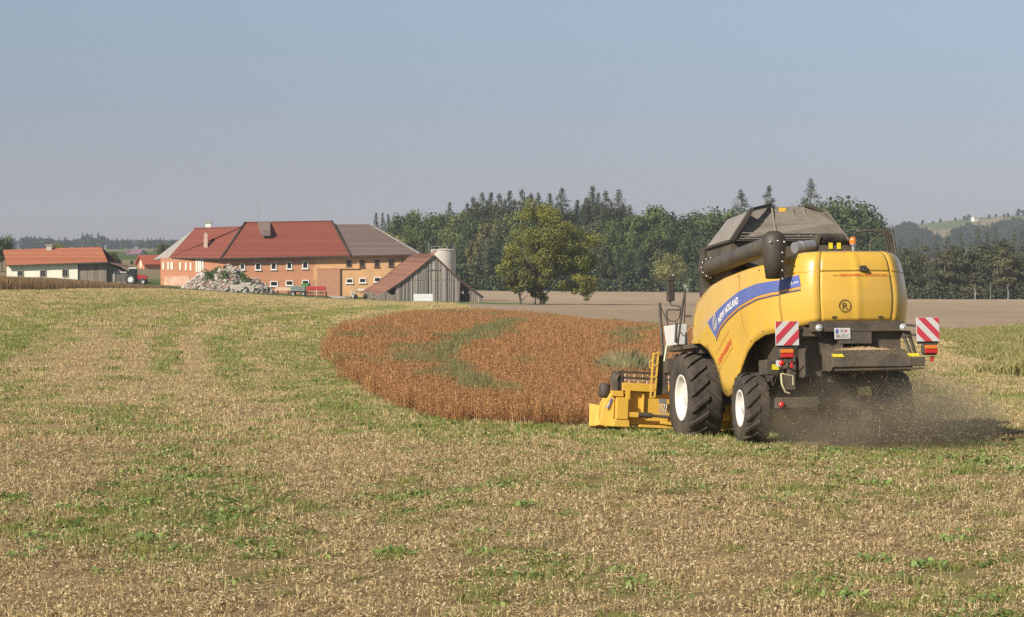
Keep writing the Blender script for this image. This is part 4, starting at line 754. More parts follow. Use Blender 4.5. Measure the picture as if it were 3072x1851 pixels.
tag(mb.obj('rubble_heap', [mat('heap_earth', (.20, .15, .11), .95), mat('broken_concrete', (.50, .455, .40), .9, var=.25, scale=2, bump=.3), mat('broken_brick', (.42, .25, .19), .9, var=.2), mat('grey_rubble', (.27, .25, .23), .9, var=.2)], None, hc), 'heap of pale broken rubble before the brick farmhouse', 'rubble heap', kind='stuff')
P = []
for i in range(11000):
    x, y = r.uniform(-6.5, 5.5), r.uniform(-3.6, 1.5); w_ = 0
    for cx, cy, sx, sy in ((-1.7, -1.1, .95, .75), (-2.0, -1.9, .7, .8), (-.9, -.8, .8, .5), (2.9, -1.4, .75, .6), (3.5, -1.9, .5, .5), (.2, -2.6, .9, .35), (-.2, -.6, .6, .3), (2.2, -3.4, .5, .3)): w_ = max(w_, math.exp(-((x - cx) / sx) ** 2 - ((y - cy) / sy) ** 2))
    if r.random() < w_ * 1.3 - .25: P.append((x, y, heap_h(x, y) + r.uniform(-.15, .45)))
P = np.array(P); o = bpy.data.objects.new('heap_weeds', leaf_mesh('heap_weeds', P, r.normal(0, .6, (len(P), 3)) + [0, -.2, .6], r.uniform(.18, .38, len(P)), mixtone([(.11, .165, .045), (.15, .21, .055), (.08, .13, .038)], len(P), r), M_LEAF, .8)); COL.objects.link(o); o.location = hc
tag(o, 'green weeds growing over the rubble heap', 'weeds', kind='stuff')

# --- buildings farther off
def far_house(name, label, c, L_, W_, H_, RH, rot, wm, rm, chim=False):
    e = empty(name, c, (0, 0, rot)); tag(e, label, 'house')
    mb = MB(); mb.prism([(-L_ / 2, -W_ / 2, -1.5), (L_ / 2, -W_ / 2, -1.5), (L_ / 2, W_ / 2, -1.5), (-L_ / 2, W_ / 2, -1.5)], (0, 0, H_ + 1.5))
    for s in (-1, 1): mb.prism([(s * (L_ / 2 - .05), -W_ / 2 + .02, H_), (s * (L_ / 2 - .05), W_ / 2 - .02, H_), (s * (L_ / 2 - .05), 0, H_ + RH - .1)], (-s * .2, 0, 0))
    mb.obj('wall', wm, e); o2 = .5; mb = MB(); k = RH / (W_ / 2)
    for s in (-1, 1): slab(mb, [(-L_ / 2 - o2, s * (W_ / 2 + o2), H_ - o2 * k), (L_ / 2 + o2, s * (W_ / 2 + o2), H_ - o2 * k), (L_ / 2 + o2, s * .02, H_ + RH), (-L_ / 2 - o2, s * .02, H_ + RH)], .15)
    mb.obj('roof', rm, e)
    return e
e = far_house('brick_barn', 'small brick barn with a bright red roof beyond the farmhouse', foot(151.5, 452, -.2), 4.6, 3.6, 1.6, 1.5, math.radians(32), M_BRICK2, mat('bright_red_tiles', (.42, .10, .055), .8, var=.1), True)
mb = MB(); mb.box((-2.32, 0, 1.4), (.06, .7, 1.7)); mb.obj('door', M_LIME, e)
M_PURP = mat('purple_slate', (.19, .11, .14), .8); M_WW = mat('white_render', (.80, .80, .78), .8, var=.03)
far_house('village_house', 'distant white house with a purple roof, nearer the brick barn', foot(138, 900, -1.2), 4.6, 4, 2.0, 1.6, math.radians(-30), M_WW, M_PURP)
far_house('village_house', 'distant white house with a purple roof, left one of the pair', foot(131, 930, -1.6), 3.6, 3.4, 2.0, 1.5, math.radians(20), M_WW, M_PURP)
far_house('hill_farmhouse', 'large white farmhouse on the crest of the right hill', foot(975, 2380, .5), 6, 5, 3.5, 1.6, math.radians(25), M_WW, M_GREYROOF)
far_house('hill_farmhouse', 'small white farmhouse beside the blue wood right of the big crown', foot(892, 2300, 1.0), 6, 5, 3.0, 1.2, math.radians(-20), M_WW, M_GREYROOF)
far_house('valley_house', 'pale valley house seen through the gap in the right wood', foot(969.5, 1250, 12.2), 3.4, 3, 1.6, 1.2, math.radians(30), M_WW, M_GREYROOF)

# ------------------------------------------------------------------ trees
M_BARK = mat('bark', (.10, .08, .06), .95, var=.3, scale=6, bump=.5, bscale=12)
M_BARK2 = mat('pale_bark', (.26, .23, .19), .95, var=.3, scale=6)
def crown_broad(seed, H, W, tint, blobs=26, n=3600, leaf=.55, low=.16, flat=1.0, jit=.25):
    """crown of leaf clumps; returns a mesh with its foot at the origin"""
    r = np.random.default_rng(seed); P = []; N = []; Cc = []
    zc = H * (low + (1 - low) * .5); hz = H * (1 - low) / 2
    bl = []
    for i in range(blobs):
        v = r.normal(size=3); v /= np.linalg.norm(v); q = r.uniform(.45, .95)
        b_r = W * r.uniform(.14, .24); bl.append((np.array([v[0] * q * (W / 2 - b_r * .6), v[1] * q * (W / 2 - b_r * .6), zc + v[2] * q * (hz - b_r * .6)]), b_r, r.uniform(.62, 1.38)))  # clump tones spread wide to paint lit parts and shaded gaps
    m = n // blobs
    for c, br, tn in bl:
        v = r.normal(size=(m, 3)); v /= np.linalg.norm(v, axis=1)[:, None]; rad = br * (r.uniform(.55, 1.08, (m, 1))) * (1 + .18 * np.sin(v[:, :1] * 7 + v[:, 1:2] * 5))
        P.append(c + v * rad * [1, 1, .85]); N.append(v + r.normal(0, .32, (m, 3)) + [0, 0, .15]); Cc.append(np.asarray(tint) * tn * (1 + r.uniform(-jit, jit, (m, 1))) * (1 + r.uniform(-.08, .08, (m, 3))))
    P = np.concatenate(P); k = len(P)
    return leaf_mesh('crown', P, np.concatenate(N), leaf * r.uniform(.6, 1.3, k), np.clip(np.concatenate(Cc), 0, 1), M_LEAF, .8)
def crown_spruce(seed, H, W, tint, n=3000, leaf=.5, low=.08, shape=.9):
    r = np.random.default_rng(seed); P = []; N = []; Cc = []; Sz = []
    levels = int(H / .42)
    for i in range(levels):
        t = (i + r.uniform(-.3, .3)) / levels; t = min(max(t, 0), 1); z = H * (low + (1 - low) * t); R_ = W / 2 * (1 - t) ** shape * r.uniform(.7, 1.15) + .04; nb = 4 + int(4 * (1 - t)); m = max(3, int(n / levels / nb * (.5 + 1.0 * (1 - t))))
        for j in range(nb):
            a = r.random() * 6.28; rr = R_ * r.uniform(.72, 1.08); f = r.uniform(.02, 1, m) ** .6; d = np.stack([np.cos(a) * f * rr, np.sin(a) * f * rr, -f ** 1.3 * rr * .38 + .12 * f ** 3 * rr], 1) + r.normal(0, .16, (m, 3)) * [1, 1, 1.5]
            P.append(d + [0, 0, z]); Sz.append(np.full(m, 1.15 - .75 * t)); N.append(np.tile([math.cos(a) * .4, math.sin(a) * .4, .8], (m, 1)) + r.normal(0, .5, (m, 3))); Cc.append(np.asarray(tint) * r.uniform(.8, 1.2) * (1 + r.uniform(-.25, .25, (m, 1))) * np.ones((1, 3)))
    P = np.concatenate(P); k = len(P)
    return leaf_mesh('crown', P, np.concatenate(N), leaf * np.concatenate(Sz) * r.uniform(.6, 1.3, k), np.clip(np.concatenate(Cc), 0, 1), M_NEEDLE, .6)
def trunk_mesh(seed, H, R0, lean=0., limbs=5, start=.25, material=None, top=.75):
    r = np.random.default_rng(seed); mb = MB(); pts = [Vector((math.sin(k * 1.1 + seed) * .02 * H * k / 6 + lean * k / 6, math.cos(k * .8 + seed) * .015 * H * k / 6, H * top * k / 6 - (.4 if k == 0 else 0))) for k in range(7)]
    mb.tube(pts, [R0 * (1.25 if k == 0 else 1 - .13 * k) for k in range(7)], 8)
    for j in range(limbs):
        k = 1 + (j % 5); b = pts[k] if k < 6 else pts[5]; f = start + (top - start) * j / max(1, limbs); b = pts[min(5, int(f / top * 6))]
        a = r.random() * 6.28; l = H * r.uniform(.14, .26); e = b + Vector((math.cos(a) * l, math.sin(a) * l, l * r.uniform(.6, 1.1))); mb.tube([b, (b + e) / 2 + Vector((0, 0, -.04 * l)), e], [R0 * .45, R0 * .3, R0 * .12], 6)
    me = bpy.data.meshes.new('trunk'); me.from_pydata(mb.v, [], mb.f); me.polygons.foreach_set('use_smooth', mb.s); me.materials.append(material or M_BARK); return me

DG, MG, LG, YG, OG, GG = (.072, .104, .036), (.112, .150, .046), (.168, .205, .060), (.245, .245, .06), (.18, .17, .06), (.13, .142, .066)
BV = [(crown_broad(200 + i, 18, 11.5, t, 30, 4200, .62), trunk_mesh(200 + i, 18, .28)) for i, t in enumerate((DG, MG, MG, LG, DG, OG, GG, YG))]
SV = [(crown_spruce(230 + i, 24, w_, t, 8000, .62, .1, 1.0), trunk_mesh(230 + i, 24, .25, limbs=0, top=.96)) for i, (w_, t) in enumerate(((16.5, (.082, .104, .050)), (19.0, (.096, .116, .055)), (15.5, (.075, .098, .050)), (21.0, (.105, .122, .055))))]
YV = [(crown_broad(250 + i, 13, w_, t, 30, 3400, .42, .02), trunk_mesh(250 + i, 13, .12, limbs=3, material=M_BARK2)) for i, (w_, t) in enumerate(((6.0, (.115, .12, .056)), (5.4, (.14, .135, .06)), (6.6, (.09, .106, .046)), (5.6, (.165, .14, .075))))] + \
     [(crown_spruce(260 + i, 13, w_, t, 2600, .38, .04, .8), trunk_mesh(260 + i, 13, .12, limbs=0, top=.95)) for i, (w_, t) in enumerate(((5.0, (.095, .115, .058)), (4.4, (.115, .132, .06))))]
def tree(name, meshes, loc, sx, sz, label, cat, group=None, rot=None):
    e = empty(name, loc, (0, 0, random.random() * 6.28 if rot is None else rot)); e.scale = (sx, sx, sz); tag(e, label, cat, group)
    for nm, m in zip(('crown', 'trunk'), meshes):
        o = bpy.data.objects.new(nm, m); COL.objects.link(o); o.parent = e
    return e
def top_h(px, py, d):
    b = foot(px, d, -.3); return b, CH + (HY - py) * d / F - b.z

ORD = ['dark spruce spire at the left end of the wood skyline above the brown roof', 'second small spruce spire from the left end of the wood skyline', 'third small spruce spire from the left end of the wood skyline', 'lone spruce tip rising among broadleaf crowns above the silo',
       'leftmost spruce of the tall skyline row beginning right of the silo', 'second spruce of the tall skyline row, just right of its leftmost', 'third spruce of the tall skyline row, slim and close to its neighbours', 'fourth spruce of the tall skyline row, left of a taller pointed one', 'pointed spruce of the tall row, above the walnut crown\'s left edge', 'tallest spruce of the skyline row directly above the walnut tree',
       'left one of two blunt spruces side by side above the walnut tree', 'right one of two blunt spruces side by side above the walnut tree', 'short spruce left of the lone tall spruce by the skyline gap', 'tall free standing spruce at the left side of the skyline gap', 'low spruce at the right side of the skyline gap', 'spruce left of the highest peak right of the skyline gap', 'highest spruce peak right of the skyline gap',
       'slim spruce tucked behind the right shoulder of the highest peak', 'spruce between the highest peak and the wide blunt spruce', 'wide blunt spruce ending the group right of the skyline gap', 'bushy spruce over the left end of the harvester grain tank', 'pointed spruce above the middle of the harvester grain tank', 'tallest spruce above the harvester, left of the big round crown']
for i, (px_, py_, v, wf) in enumerate([(375.9, 211.9, 2, .7), (382.5, 212, 0, .65), (388.3, 213.2, 2, .7), (449.7, 201.5, 0, .9), (473, 196, 1, 1), (482, 191.9, 0, 1), (491, 191.2, 2, 1), (499.3, 192.6, 1, 1), (509.7, 189.8, 0, 1.05), (522, 188.4, 1, 1), (531, 192.6, 1, 1), (538.5, 191.9, 3, .9), (549.7, 192.6, 2, 1), (562, 187.2, 0, 1.15), (577.3, 198.8, 2, 1), (586.3, 197, 1, 1), (592.5, 185.2, 0, 1.1), (598.5, 191.9, 2, .9), (605.6, 189.8, 1, 1), (618.7, 188.8, 3, 1.1), (741, 189.2, 3, 1.2), (769, 184.5, 1, .95), (811, 178.2, 3, 1)]):
    d = 572 + (i * 37) % 16; b, h = top_h(px_, py_, d); tree('spruce_tree', SV[v], b, h / 24 * wf * 1.2, h / 24, ORD[i], 'spruce', 'spruces on the wood skyline')
# dark spruces filling the wood between the crowns
for i, (px_, py_) in enumerate([(467, 205), (477, 203), (487, 202), (496, 203), (505, 201), (515, 201), (527, 202), (535, 204), (545, 204), (556, 206), (583, 206), (589, 203), (602, 203), (611, 203), (623, 205), (630, 207)]):
    b, h = top_h(px_, py_ - 2.5, 566 + i % 3 * 3); tree('spruce_tree', SV[i % 4], b, h / 24 * 1.05, h / 24, 'dark spruce flank filling the wood below the skyline spires', 'spruce', 'inner spruces of the wood')
for i in range(19):
    px_ = 463 + i * 9.0 + random.uniform(-2, 2)
    if 566 < px_ < 573: continue
    b, h = top_h(px_, random.uniform(195.5, 201.5), 588); tree('broadleaf_tree', BV[(0, 4, 1)[i % 3]], b, h / 18 * .75, h / 18, 'dark leafy crown filling the gap between the skyline spruces', 'tree', 'crowns between the skyline spruces')
REG = [(352, 'above the brown farmhouse roof'), (412, 'behind the silo'), (458, 'between the silo and the walnut tree'), (505, 'behind the walnut crown'), (604, 'right of the walnut tree'), (668, 'left of the harvester tank'), (712, 'behind the harvester')]
TN = ['dark green', 'mid green', 'mid green', 'light green', 'dark green', 'olive', 'grey green', 'yellow green']
def region(p): return [t for a, t in REG if p >= a or a == 352][-1]
rows = [(340, 225.5, 640, 1, .8), (352, 224, 640, 6, .9), (364, 223, 630, 1, .9),
 (394, 213.5, 560, 4, .9), (403.5, 207.2, 562, 1, .9), (415, 203.6, 562, 2, .9), (427, 206, 564, 0, .9), (437, 205, 562, 1, .95), (446, 208, 560, 4, .9), (459, 209.5, 558, 3, .9), (470, 213, 556, 1, .9), (482, 212, 556, 4, .9), (492, 210, 555, 5, .9), (503, 213, 556, 2, 1), (517, 208, 556, 3, 1), (530, 212, 556, 1, 1), (545, 214, 556, 4, 1), (560, 216, 556, 1, 1), (575, 220, 556, 2, 1), (590, 215, 556, 6, 1), (604, 212, 556, 4, 1), (618, 211, 556, 1, 1), (630, 208, 555, 4, 1), (648, 197.8, 554, 2, 1.15), (662, 204, 553, 1, 1), (673.5, 200.8, 552, 0, 1.15), (694, 202, 552, 4, 1.2), (705, 204, 551, 1, 1), (714, 199.5, 552, 0, 1.1), (728, 203, 550, 2, 1), (752, 200, 556, 1, 1.1), (783, 198, 556, 5, 1.1), (799, 192.5, 556, 4, 1.1), (822, 189.5, 552, 0, 1.2), (835, 188.6, 550, 4, 1.25), (848, 188.2, 548, 0, 1.25), (860, 192, 546, 4, 1.2), (869, 203, 544, 0, 1.0), (877, 214, 542, 4, .9),
 (372, 226, 552, 3, .7), (382, 224, 552, 1, .75), (392, 229, 549, 7, .7), (402, 233, 547, 7, .6), (408, 221, 550, 2, .8), (421, 221, 549, 1, .8), (434, 222, 548, 0, .8), (447, 226, 547, 3, .8), (458, 238, 545, 0, .8), (464, 226, 546, 4, .8), (474, 231, 544, 5, .7), (486, 232, 544, 6, .7), (497, 226, 545, 4, .8), (511, 231, 544, 0, .8), (528, 235, 544, 4, .8), (548, 240, 544, 0, .8), (568, 240, 544, 4, .8), (588, 233, 544, 6, .8), (600, 230, 544, 2, .8), (612, 225, 544, 1, .85), (622, 238, 541, 4, .8), (634, 224, 543, 2, .85), (642, 236, 540, 0, .8), (656, 222, 541, 1, .9), (686, 221, 541, 4, .9), (700, 228, 539, 0, .8), (716, 226, 539, 4, .8), (880, 232, 536, 0, .8)]
for px_, py_, d, v, wf in rows:
    b, h = top_h(px_, py_, d); tree('broadleaf_tree', BV[v], b, h / 18 * wf * .82, h / 18, TN[v] + (' tall' if py_ < 212 else ' low') + ' broadleaf tree of the wood ' + region(px_), 'tree', 'broadleaf trees of the wood')
b, h = top_h(671, 249.5, 520); tree('broadleaf_tree', (crown_broad(290, 12, 10, (.22, .225, .07), 30, 4200, .45, .12), trunk_mesh(290, 12, .22, material=M_BARK2)), b, h / 12, h / 12, 'pale olive small tree standing before the wood left of the harvester mirror', 'tree')
# undergrowth along the wood edge, one mass
P = []; r = np.random.default_rng(77)
for i in range(9000):
    px_ = r.uniform(350, 885); d = r.uniform(536, 548); v = foot(px_, d); hh = 5.5 * (.5 + vnoise(px_, 0, 9)) ; P.append((v.x, v.y, v.z + r.random() * hh))
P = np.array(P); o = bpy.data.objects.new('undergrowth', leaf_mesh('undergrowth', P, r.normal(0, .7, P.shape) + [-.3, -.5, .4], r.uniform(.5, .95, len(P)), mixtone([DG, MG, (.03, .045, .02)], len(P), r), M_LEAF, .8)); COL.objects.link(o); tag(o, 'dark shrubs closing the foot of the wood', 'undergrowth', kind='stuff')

# right wood: young slim trees in a dense row
right = [(893, 243), (900, 241), (908, 241), (917, 238.3), (926, 242), (935.5, 234.6), (947, 232.6), (954, 238), (961, 230.2), (968, 248), (978, 226.6), (987, 227.8), (995, 225.8), (1003, 232), (1014, 229), (1022, 227.6), (1034, 228), (1048, 229), (1064, 230), (1080, 228)]
for i, (px_, py_) in enumerate(right):
    v = [4, 5, 0, 4, 3, 4, 5, 0, 5, 1, 4, 5, 4, 0, 5, 4, 0, 5, 4, 2][i]; b, h = top_h(px_, py_ - 1.0, 446 + i % 3 * 2); tree('young_tree', YV[v], b, h / 13 * 1.15, h / 13, ['grey green broad', 'olive slim broad', 'dark green broad', 'brownish broad', 'dark narrow conifer', 'light narrow conifer'][v] + '-topped young tree in the row right of the harvester', 'tree', 'young trees of the right wood')
for i in range(30):
    px_ = 889 + i * 6.2 + random.uniform(-2, 2); v = random.choice([0, 4, 1, 5, 2, 4, 3]); b, h = top_h(px_, random.uniform(240, 258), 438 + random.uniform(-2, 3)); tree('young_tree', YV[v], b, h / 13 * 1.3, h / 13, ['grey green leafy', 'olive leafy', 'dark green leafy', 'brownish leafy', 'dark narrow conifer like', 'light narrow conifer like'][v] + ' low young tree along the front edge of the right wood', 'tree', 'young trees of the right wood')
for i, px_ in enumerate((975, 990.5, 1008, 1031)):
    v = foot(px_, 434); mb = MB(); mb.tube([(0, 0, -.3), (.05, 0, 1.5), (-.05, .1, 2.2), (.08, .1, 3.2)], [.075, .06, .045, .02], 7); o = mb.obj('birch_trunk', M_BARK2 if i % 2 else mat('birch_bark', (.50, .47, .42), .9, var=.25), None, v)
    tag(o, ['thin pale birch stem at the front of the right wood, leftmost visible', 'grey stem at the front edge of the right wood beside a dark tree', 'whitest birch stem at the front of the right wood', 'grey stem at the far right end of the wood edge'][i], 'tree trunk')
P = []
for i in range(5000):
    px_ = r.uniform(880, 1100); d = r.uniform(434, 444); v = foot(px_, d); hh = 3.2 * (.4 + vnoise(px_, 0, 7)); P.append((v.x, v.y, v.z + r.random() * hh))
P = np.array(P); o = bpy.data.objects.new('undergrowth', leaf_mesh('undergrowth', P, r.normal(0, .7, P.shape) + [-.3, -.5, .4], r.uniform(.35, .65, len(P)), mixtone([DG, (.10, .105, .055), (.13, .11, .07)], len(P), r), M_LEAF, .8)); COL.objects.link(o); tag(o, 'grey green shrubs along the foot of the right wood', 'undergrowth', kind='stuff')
# trees around the farm on the left
for px_, py_, d, v, wf, lb in ((2, 230.5, 430, 0, .85, 'dark tree at the left picture edge behind the white house'), (-9, 236, 420, 4, .9, 'dark low tree left of the one beside the white house'), (57, 240.5, 420, 7, .75, 'olive tree rising behind the white house roof right of its chimney'), (66, 244, 424, 5, .7, 'lower olive bush behind the white house roof beside the olive tree'), (111, 249, 405, 1, .8, 'green bushy tree behind the right end of the white house roof'), (117, 253, 402, 4, .7, 'small dark bush right of the tree at the white house roof end'), (164, 241, 520, 6, 1.0, 'grey green round tree behind the left wing of the brick farmhouse'), (171, 243, 530, 4, .9, 'dark tree touching the farmhouse hip roof behind the left wing'), (139, 258.5, 500, 4, .8, 'dark green bush left of the small brick barn'), (132, 259.5, 505, 0, .8, 'round dark bush below the purple roofed houses')):
    b, h = top_h(px_, py_, d); tree('farm_tree', BV[v], b, h / 18 * wf * 1.25, h / 18, lb, 'tree')

# --- the walnut tree in front of the wood
WD = 292.0; u4 = WD / F / 7.248
def wp(x, y, dy=0): return at(360 + x / 7.248, 176.7 + y / 7.248, WD) + Vector((0, dy, 0))
WB = foot(360 + 1325 / 7.248, WD, -.2); WT = empty('walnut_tree', WB); tag(WT, 'big yellow green walnut tree standing alone in the brown field', 'walnut tree')
r = np.random.default_rng(31); P = []; N = []; Cc = []
lobes = [(1330, 340, 150), (1230, 320, 105), (1420, 330, 100), (1180, 420, 130), (1330, 470, 150), (1120, 520, 95), (1250, 560, 120), (1430, 470, 110), (1400, 580, 120), (1080, 640, 80), (1180, 660, 85), (1050, 690, 55), (1560, 450, 85), (1640, 500, 90), (1600, 600, 90), (1690, 620, 65), (1650, 700, 80), (1590, 760, 70), (1640, 810, 60), (1560, 700, 75), (1480, 680, 85), (1460, 760, 70), (1540, 820, 50), (1330, 260, 70), (1240, 265, 60), (1420, 270, 55), (1690, 760, 50), (1650, 850, 38), (1500, 420, 85), (1540, 540, 90), (1480, 600, 95), (1560, 620, 80), (1500, 340, 60), (1590, 430, 70), (1450, 390, 90), (1655, 800, 60), (1620, 840, 45), (1060, 600, 70), (1020, 690, 48), (1090, 760, 52), (1140, 810, 45), (1200, 740, 60), (1500, 560, 80), (1260, 700, 60), (1420, 700, 60), (1330, 690, 80), (1350, 780, 55), (1280, 800, 50), (1330, 860, 40), (1120, 740, 60)]
for x, y, rad in lobes:
    for s in range(3):
        dy = r.uniform(-1, 1) * min(3.8, 230 * u4); c = wp(x + r.normal(0, rad * .35), y + r.normal(0, rad * .35), dy); c = np.array(c - WB); br = rad * u4 * r.uniform(.45, .75); m = int(330 * (br / 1.2) ** 2) + 50
        v = r.normal(size=(m, 3)); v /= np.linalg.norm(v, axis=1)[:, None]; tn = r.uniform(.8, 1.2); yl = r.random()
        P.append(c + v * br * r.uniform(.5, 1.1, (m, 1)) * [1, 1, .85]); N.append(v + r.normal(0, .6, (m, 3)) + [0, 0, .2]); base = np.array([.26, .26, .056]) * yl + np.array([.165, .19, .05]) * (1 - yl)
        Cc.append(base * tn * (1 + r.uniform(-.3, .3, (m, 1))))
P = np.concatenate(P); o = bpy.data.objects.new('crown', leaf_mesh('crown', P, np.concatenate(N), r.uniform(.16, .36, len(P)), np.clip(np.concatenate(Cc), 0, 1), M_LEAF, .7)); COL.objects.link(o); o.parent = WT
def lp(x, y, dy=0): return wp(x, y, dy) - WB
mb = MB(); mb.tube([lp(1322, 975), lp(1322, 900), lp(1310, 820), lp(1300, 760, .2), lp(1310, 600, .3), lp(1320, 400, .5)], [.46, .36, .32, .28, .2, .08], 9)
mb.tube([lp(1305, 800), lp(1260, 690, .6), lp(1215, 620, 1.2), lp(1180, 530, 1.6)], [.2, .13, .08, .03], 7); mb.tube([lp(1305, 770), lp(1420, 660, 1.6), lp(1560, 560, 2.6), lp(1620, 520, 2.8)], [.2, .14, .08, .03], 7); mb.tube([lp(1310, 800), lp(1440, 720, -.8), lp(1600, 680, -1.4)], [.17, .12, .06], 7)
mb.tube([lp(1300, 740), lp(1200, 640, 1), lp(1100, 600, 1.4)], [.18, .12, .05], 7); mb.tube([lp(1320, 860), lp(1370, 830, -.5), lp(1400, 790, -.8)], [.12, .08, .03], 6); mb.tube([lp(1310, 640, .3), lp(1420, 480, -.5), lp(1450, 360, -.8)], [.14, .1, .04], 6)
mb.obj('trunk', M_BARK, WT)
mb = MB(); mb.tube([lp(1262, 665, -3.4), lp(1215, 615, -4.2), lp(1195, 570, -4.5), lp(1155, 525, -4.6)], [.085, .07, .055, .025], 6); tag(mb.obj('limb', M_BARK2, WT), 'bare pale limb showing through the crown')
b = foot(360 + 1165 / 7.248, 286, -.2); tree('small_tree', (crown_broad(300, 5.2, 4.6, (.13, .135, .04), 22, 2600, .28, .25), trunk_mesh(300, 5.2, .16, .35, 7, .2)), b, 1.0, 1.0, 'small slanting dark stemmed tree left of the walnut trunk', 'tree', rot=2.4)
b = foot(360 + 1270 / 7.248, 288, -.2); tree('small_tree', (crown_broad(301, 3.6, 2.4, (.13, .14, .04), 14, 1200, .26, .25), trunk_mesh(301, 3.6, .10, .2, 5, .2)), b, .9, .9, 'low bushy shoot close to the left of the walnut trunk', 'tree', rot=1.0)

# --- woods on the horizon, each one mass
def clump(seed, H, W, t, n): return crown_broad(seed, H, W, t, 10, n, 2.0, .02)
FC = [clump(310 + i, 11, 8.5, t, 260) for i, t in enumerate(((.040, .058, .030), (.048, .068, .032), (.034, .050, .030)))] + [crown_spruce(320, 13, 5.5, (.034, .050, .030), 260, 1.7, .02)]
def mass(name, pts, hs, label):
    pts = np.array(pts); k = len(pts); hs = np.array(hs)[:, None]
    scatter(name, pts, np.column_stack([np.zeros((k, 2)), rng.random(k) * 6.28]), np.column_stack([hs * 1.15, hs * 1.15, hs]), rng.integers(0, 4, k), FC, label, 'wood')
def horizon_top(px): return np.interp(px, [-200, 0, 30, 50, 78, 84, 104, 108, 120, 135, 150, 160, 180, 240, 330, 420], [236, 238, 236, 237.5, 238, 233.5, 234, 240, 241, 240, 239, 238.5, 240, 238, 236, 236])
pts = []; hs = []
for i in range(420):
    px_ = rng.uniform(-180, 420); d = rng.uniform(1850, 2250); v = foot(px_, d, -.5); t = CH + (HY - horizon_top(px_) - rng.uniform(-.3, 3.2)) * d / F; pts.append(v); hs.append(max(.8, (t - v.z) / 11))
mass('horizon_wood', pts, hs, 'dark blue green wood along the left horizon')
pts = []; hs = []
for i in range(330):
    px_ = rng.uniform(-200, 430); d = rng.uniform(2900, 3300); v = foot(px_, d, -.5); pts.append(v); t = CH + (HY - np.interp(px_, [-200, 110, 170, 430], [240, 239.3, 238.5, 238]) - rng.uniform(-.2, 1.5)) * d / F; hs.append(max(.6, (t - v.z) / 11))
mass('far_wood', pts, hs, 'faint hazy wood on the farthest left horizon')
def hill_d(px, py):
    ds = np.linspace(1350, 2560, 500); z = ground_z((px - HX) * ds / F, ds); p = HY + (CH - z) * F / ds; k = np.where(p <= py)[0]; return ds[k[0]] if len(k) else None
z5 = lambda x, y: (866.7 + x / 10.608, 193.3 + y / 10.608)
pts = []; hs = []
regs = [[(150, 420), (230, 340), (290, 310), (380, 265), (450, 255), (540, 300), (620, 350), (740, 365), (795, 400), (800, 470), (760, 560), (300, 620), (100, 560)], [(820, 430), (900, 375), (980, 292), (1150, 290), (1200, 302), (1300, 275), (1430, 258), (1500, 240), (1600, 222), (1720, 235), (1900, 200), (2500, 210), (2500, 470), (1700, 520), (1000, 560), (800, 500)]]
for rg in regs:
    xs = [p[0] for p in rg]; yv = [p[1] for p in rg]; c = 0
    while c < (420 if rg is regs[0] else 700):
        x, y = rng.uniform(min(xs), max(xs)), rng.uniform(min(yv), max(yv))
        if poly_dist(np.array([x]), np.array([y]), rg)[0] > 0: continue
        c += 1; px_, py_ = z5(x, y + 120); d = hill_d(px_, py_)
        if d is None: continue
        pts.append(foot(px_, d, -1)); hs.append(rng.uniform(.65, 1.05))
mass('hill_wood', pts, hs, 'hazy blue woods covering the lower slope of the right hill')
HT = [('round lone bush on the hill below the crest', 780, 262, .55), ('low dark thicket on the hill left of the lone bush', 590, 298, .6), ('tiny bush on the hill between the thicket and the lone bush', 700, 284, .4), ('small dark tree on the crest left of the white hill house', 940, 230, .5), ('dark bushy tree on the crest beside the white hill house', 1075, 212, .7), ('second dark bushy tree left of the white hill house', 1035, 216, .6), ('trees on the crest right of the white hill house, first clump', 1300, 192, .55), ('low hedge tree on the crest in the middle of its right part', 1370, 190, .5), ('twin crest tree near the right picture edge, left one', 1455, 184, .5), ('twin crest tree near the right picture edge, right one', 1500, 180, .55), ('largest round crest tree near the right picture edge', 1605, 160, .9), ('crest tree at the right picture edge', 1665, 166, .7)]
for lb, x, y, s in HT:
    px_, py_ = z5(x, y + 12); d = hill_d(px_, py_) or 2450; e = tree('hill_tree', (FC[0], BV[0][1]), foot(px_, min(d, 2440), -.5), s, s, lb, 'tree', 'trees on the hill'); e.children[1].scale = (1, 1, .4)

# ------------------------------------------------------------------ combine harvester (x right, y forward, z up; foot of the rear axle at the origin)
DUSTC = (.36, .28, .18)
M_YEL = mat('harvester_yellow', (.74, .455, .052), .24, var=.05, scale=1.5, spec=.5, coat=.55, dust=(DUSTC, .26))
M_YEL2 = mat('header_yellow', (.76, .455, .048), .4, var=.06, scale=2, spec=.5, dust=(DUSTC, .25))
M_BLK = mat('black_plastic', (.030, .028, .027), .55, var=.15, dust=((.22, .17, .11), .38))
M_BLK2 = mat('dusty_black_steel', (.034, .032, .030), .6, var=.2, dust=((.26, .20, .13), .55))
M_RUB = mat('tyre_rubber', (.026, .025, .024), .85, var=.25, scale=9, bump=.25, bscale=20, dust=((.19, .145, .095), .5))
M_RIM = mat('white_rim', (.80, .79, .76), .4, var=.04, dust=((.42, .34, .24), .5))
M_BLUE = mat('stripe_blue', (.085, .14, .46), .35, var=.03, dust=(DUSTC, .2)); M_ORANGE = mat('stripe_peach', (.80, .40, .12), .4, var=0); M_NAVY = mat('stripe_navy', (.10, .075, .17), .4, var=0)
M_WHT = mat('white_decal', (.64, .64, .64), .4, var=0); M_SILV = mat('silver_decal', (.55, .55, .56), .35, .3, var=.3, scale=5)
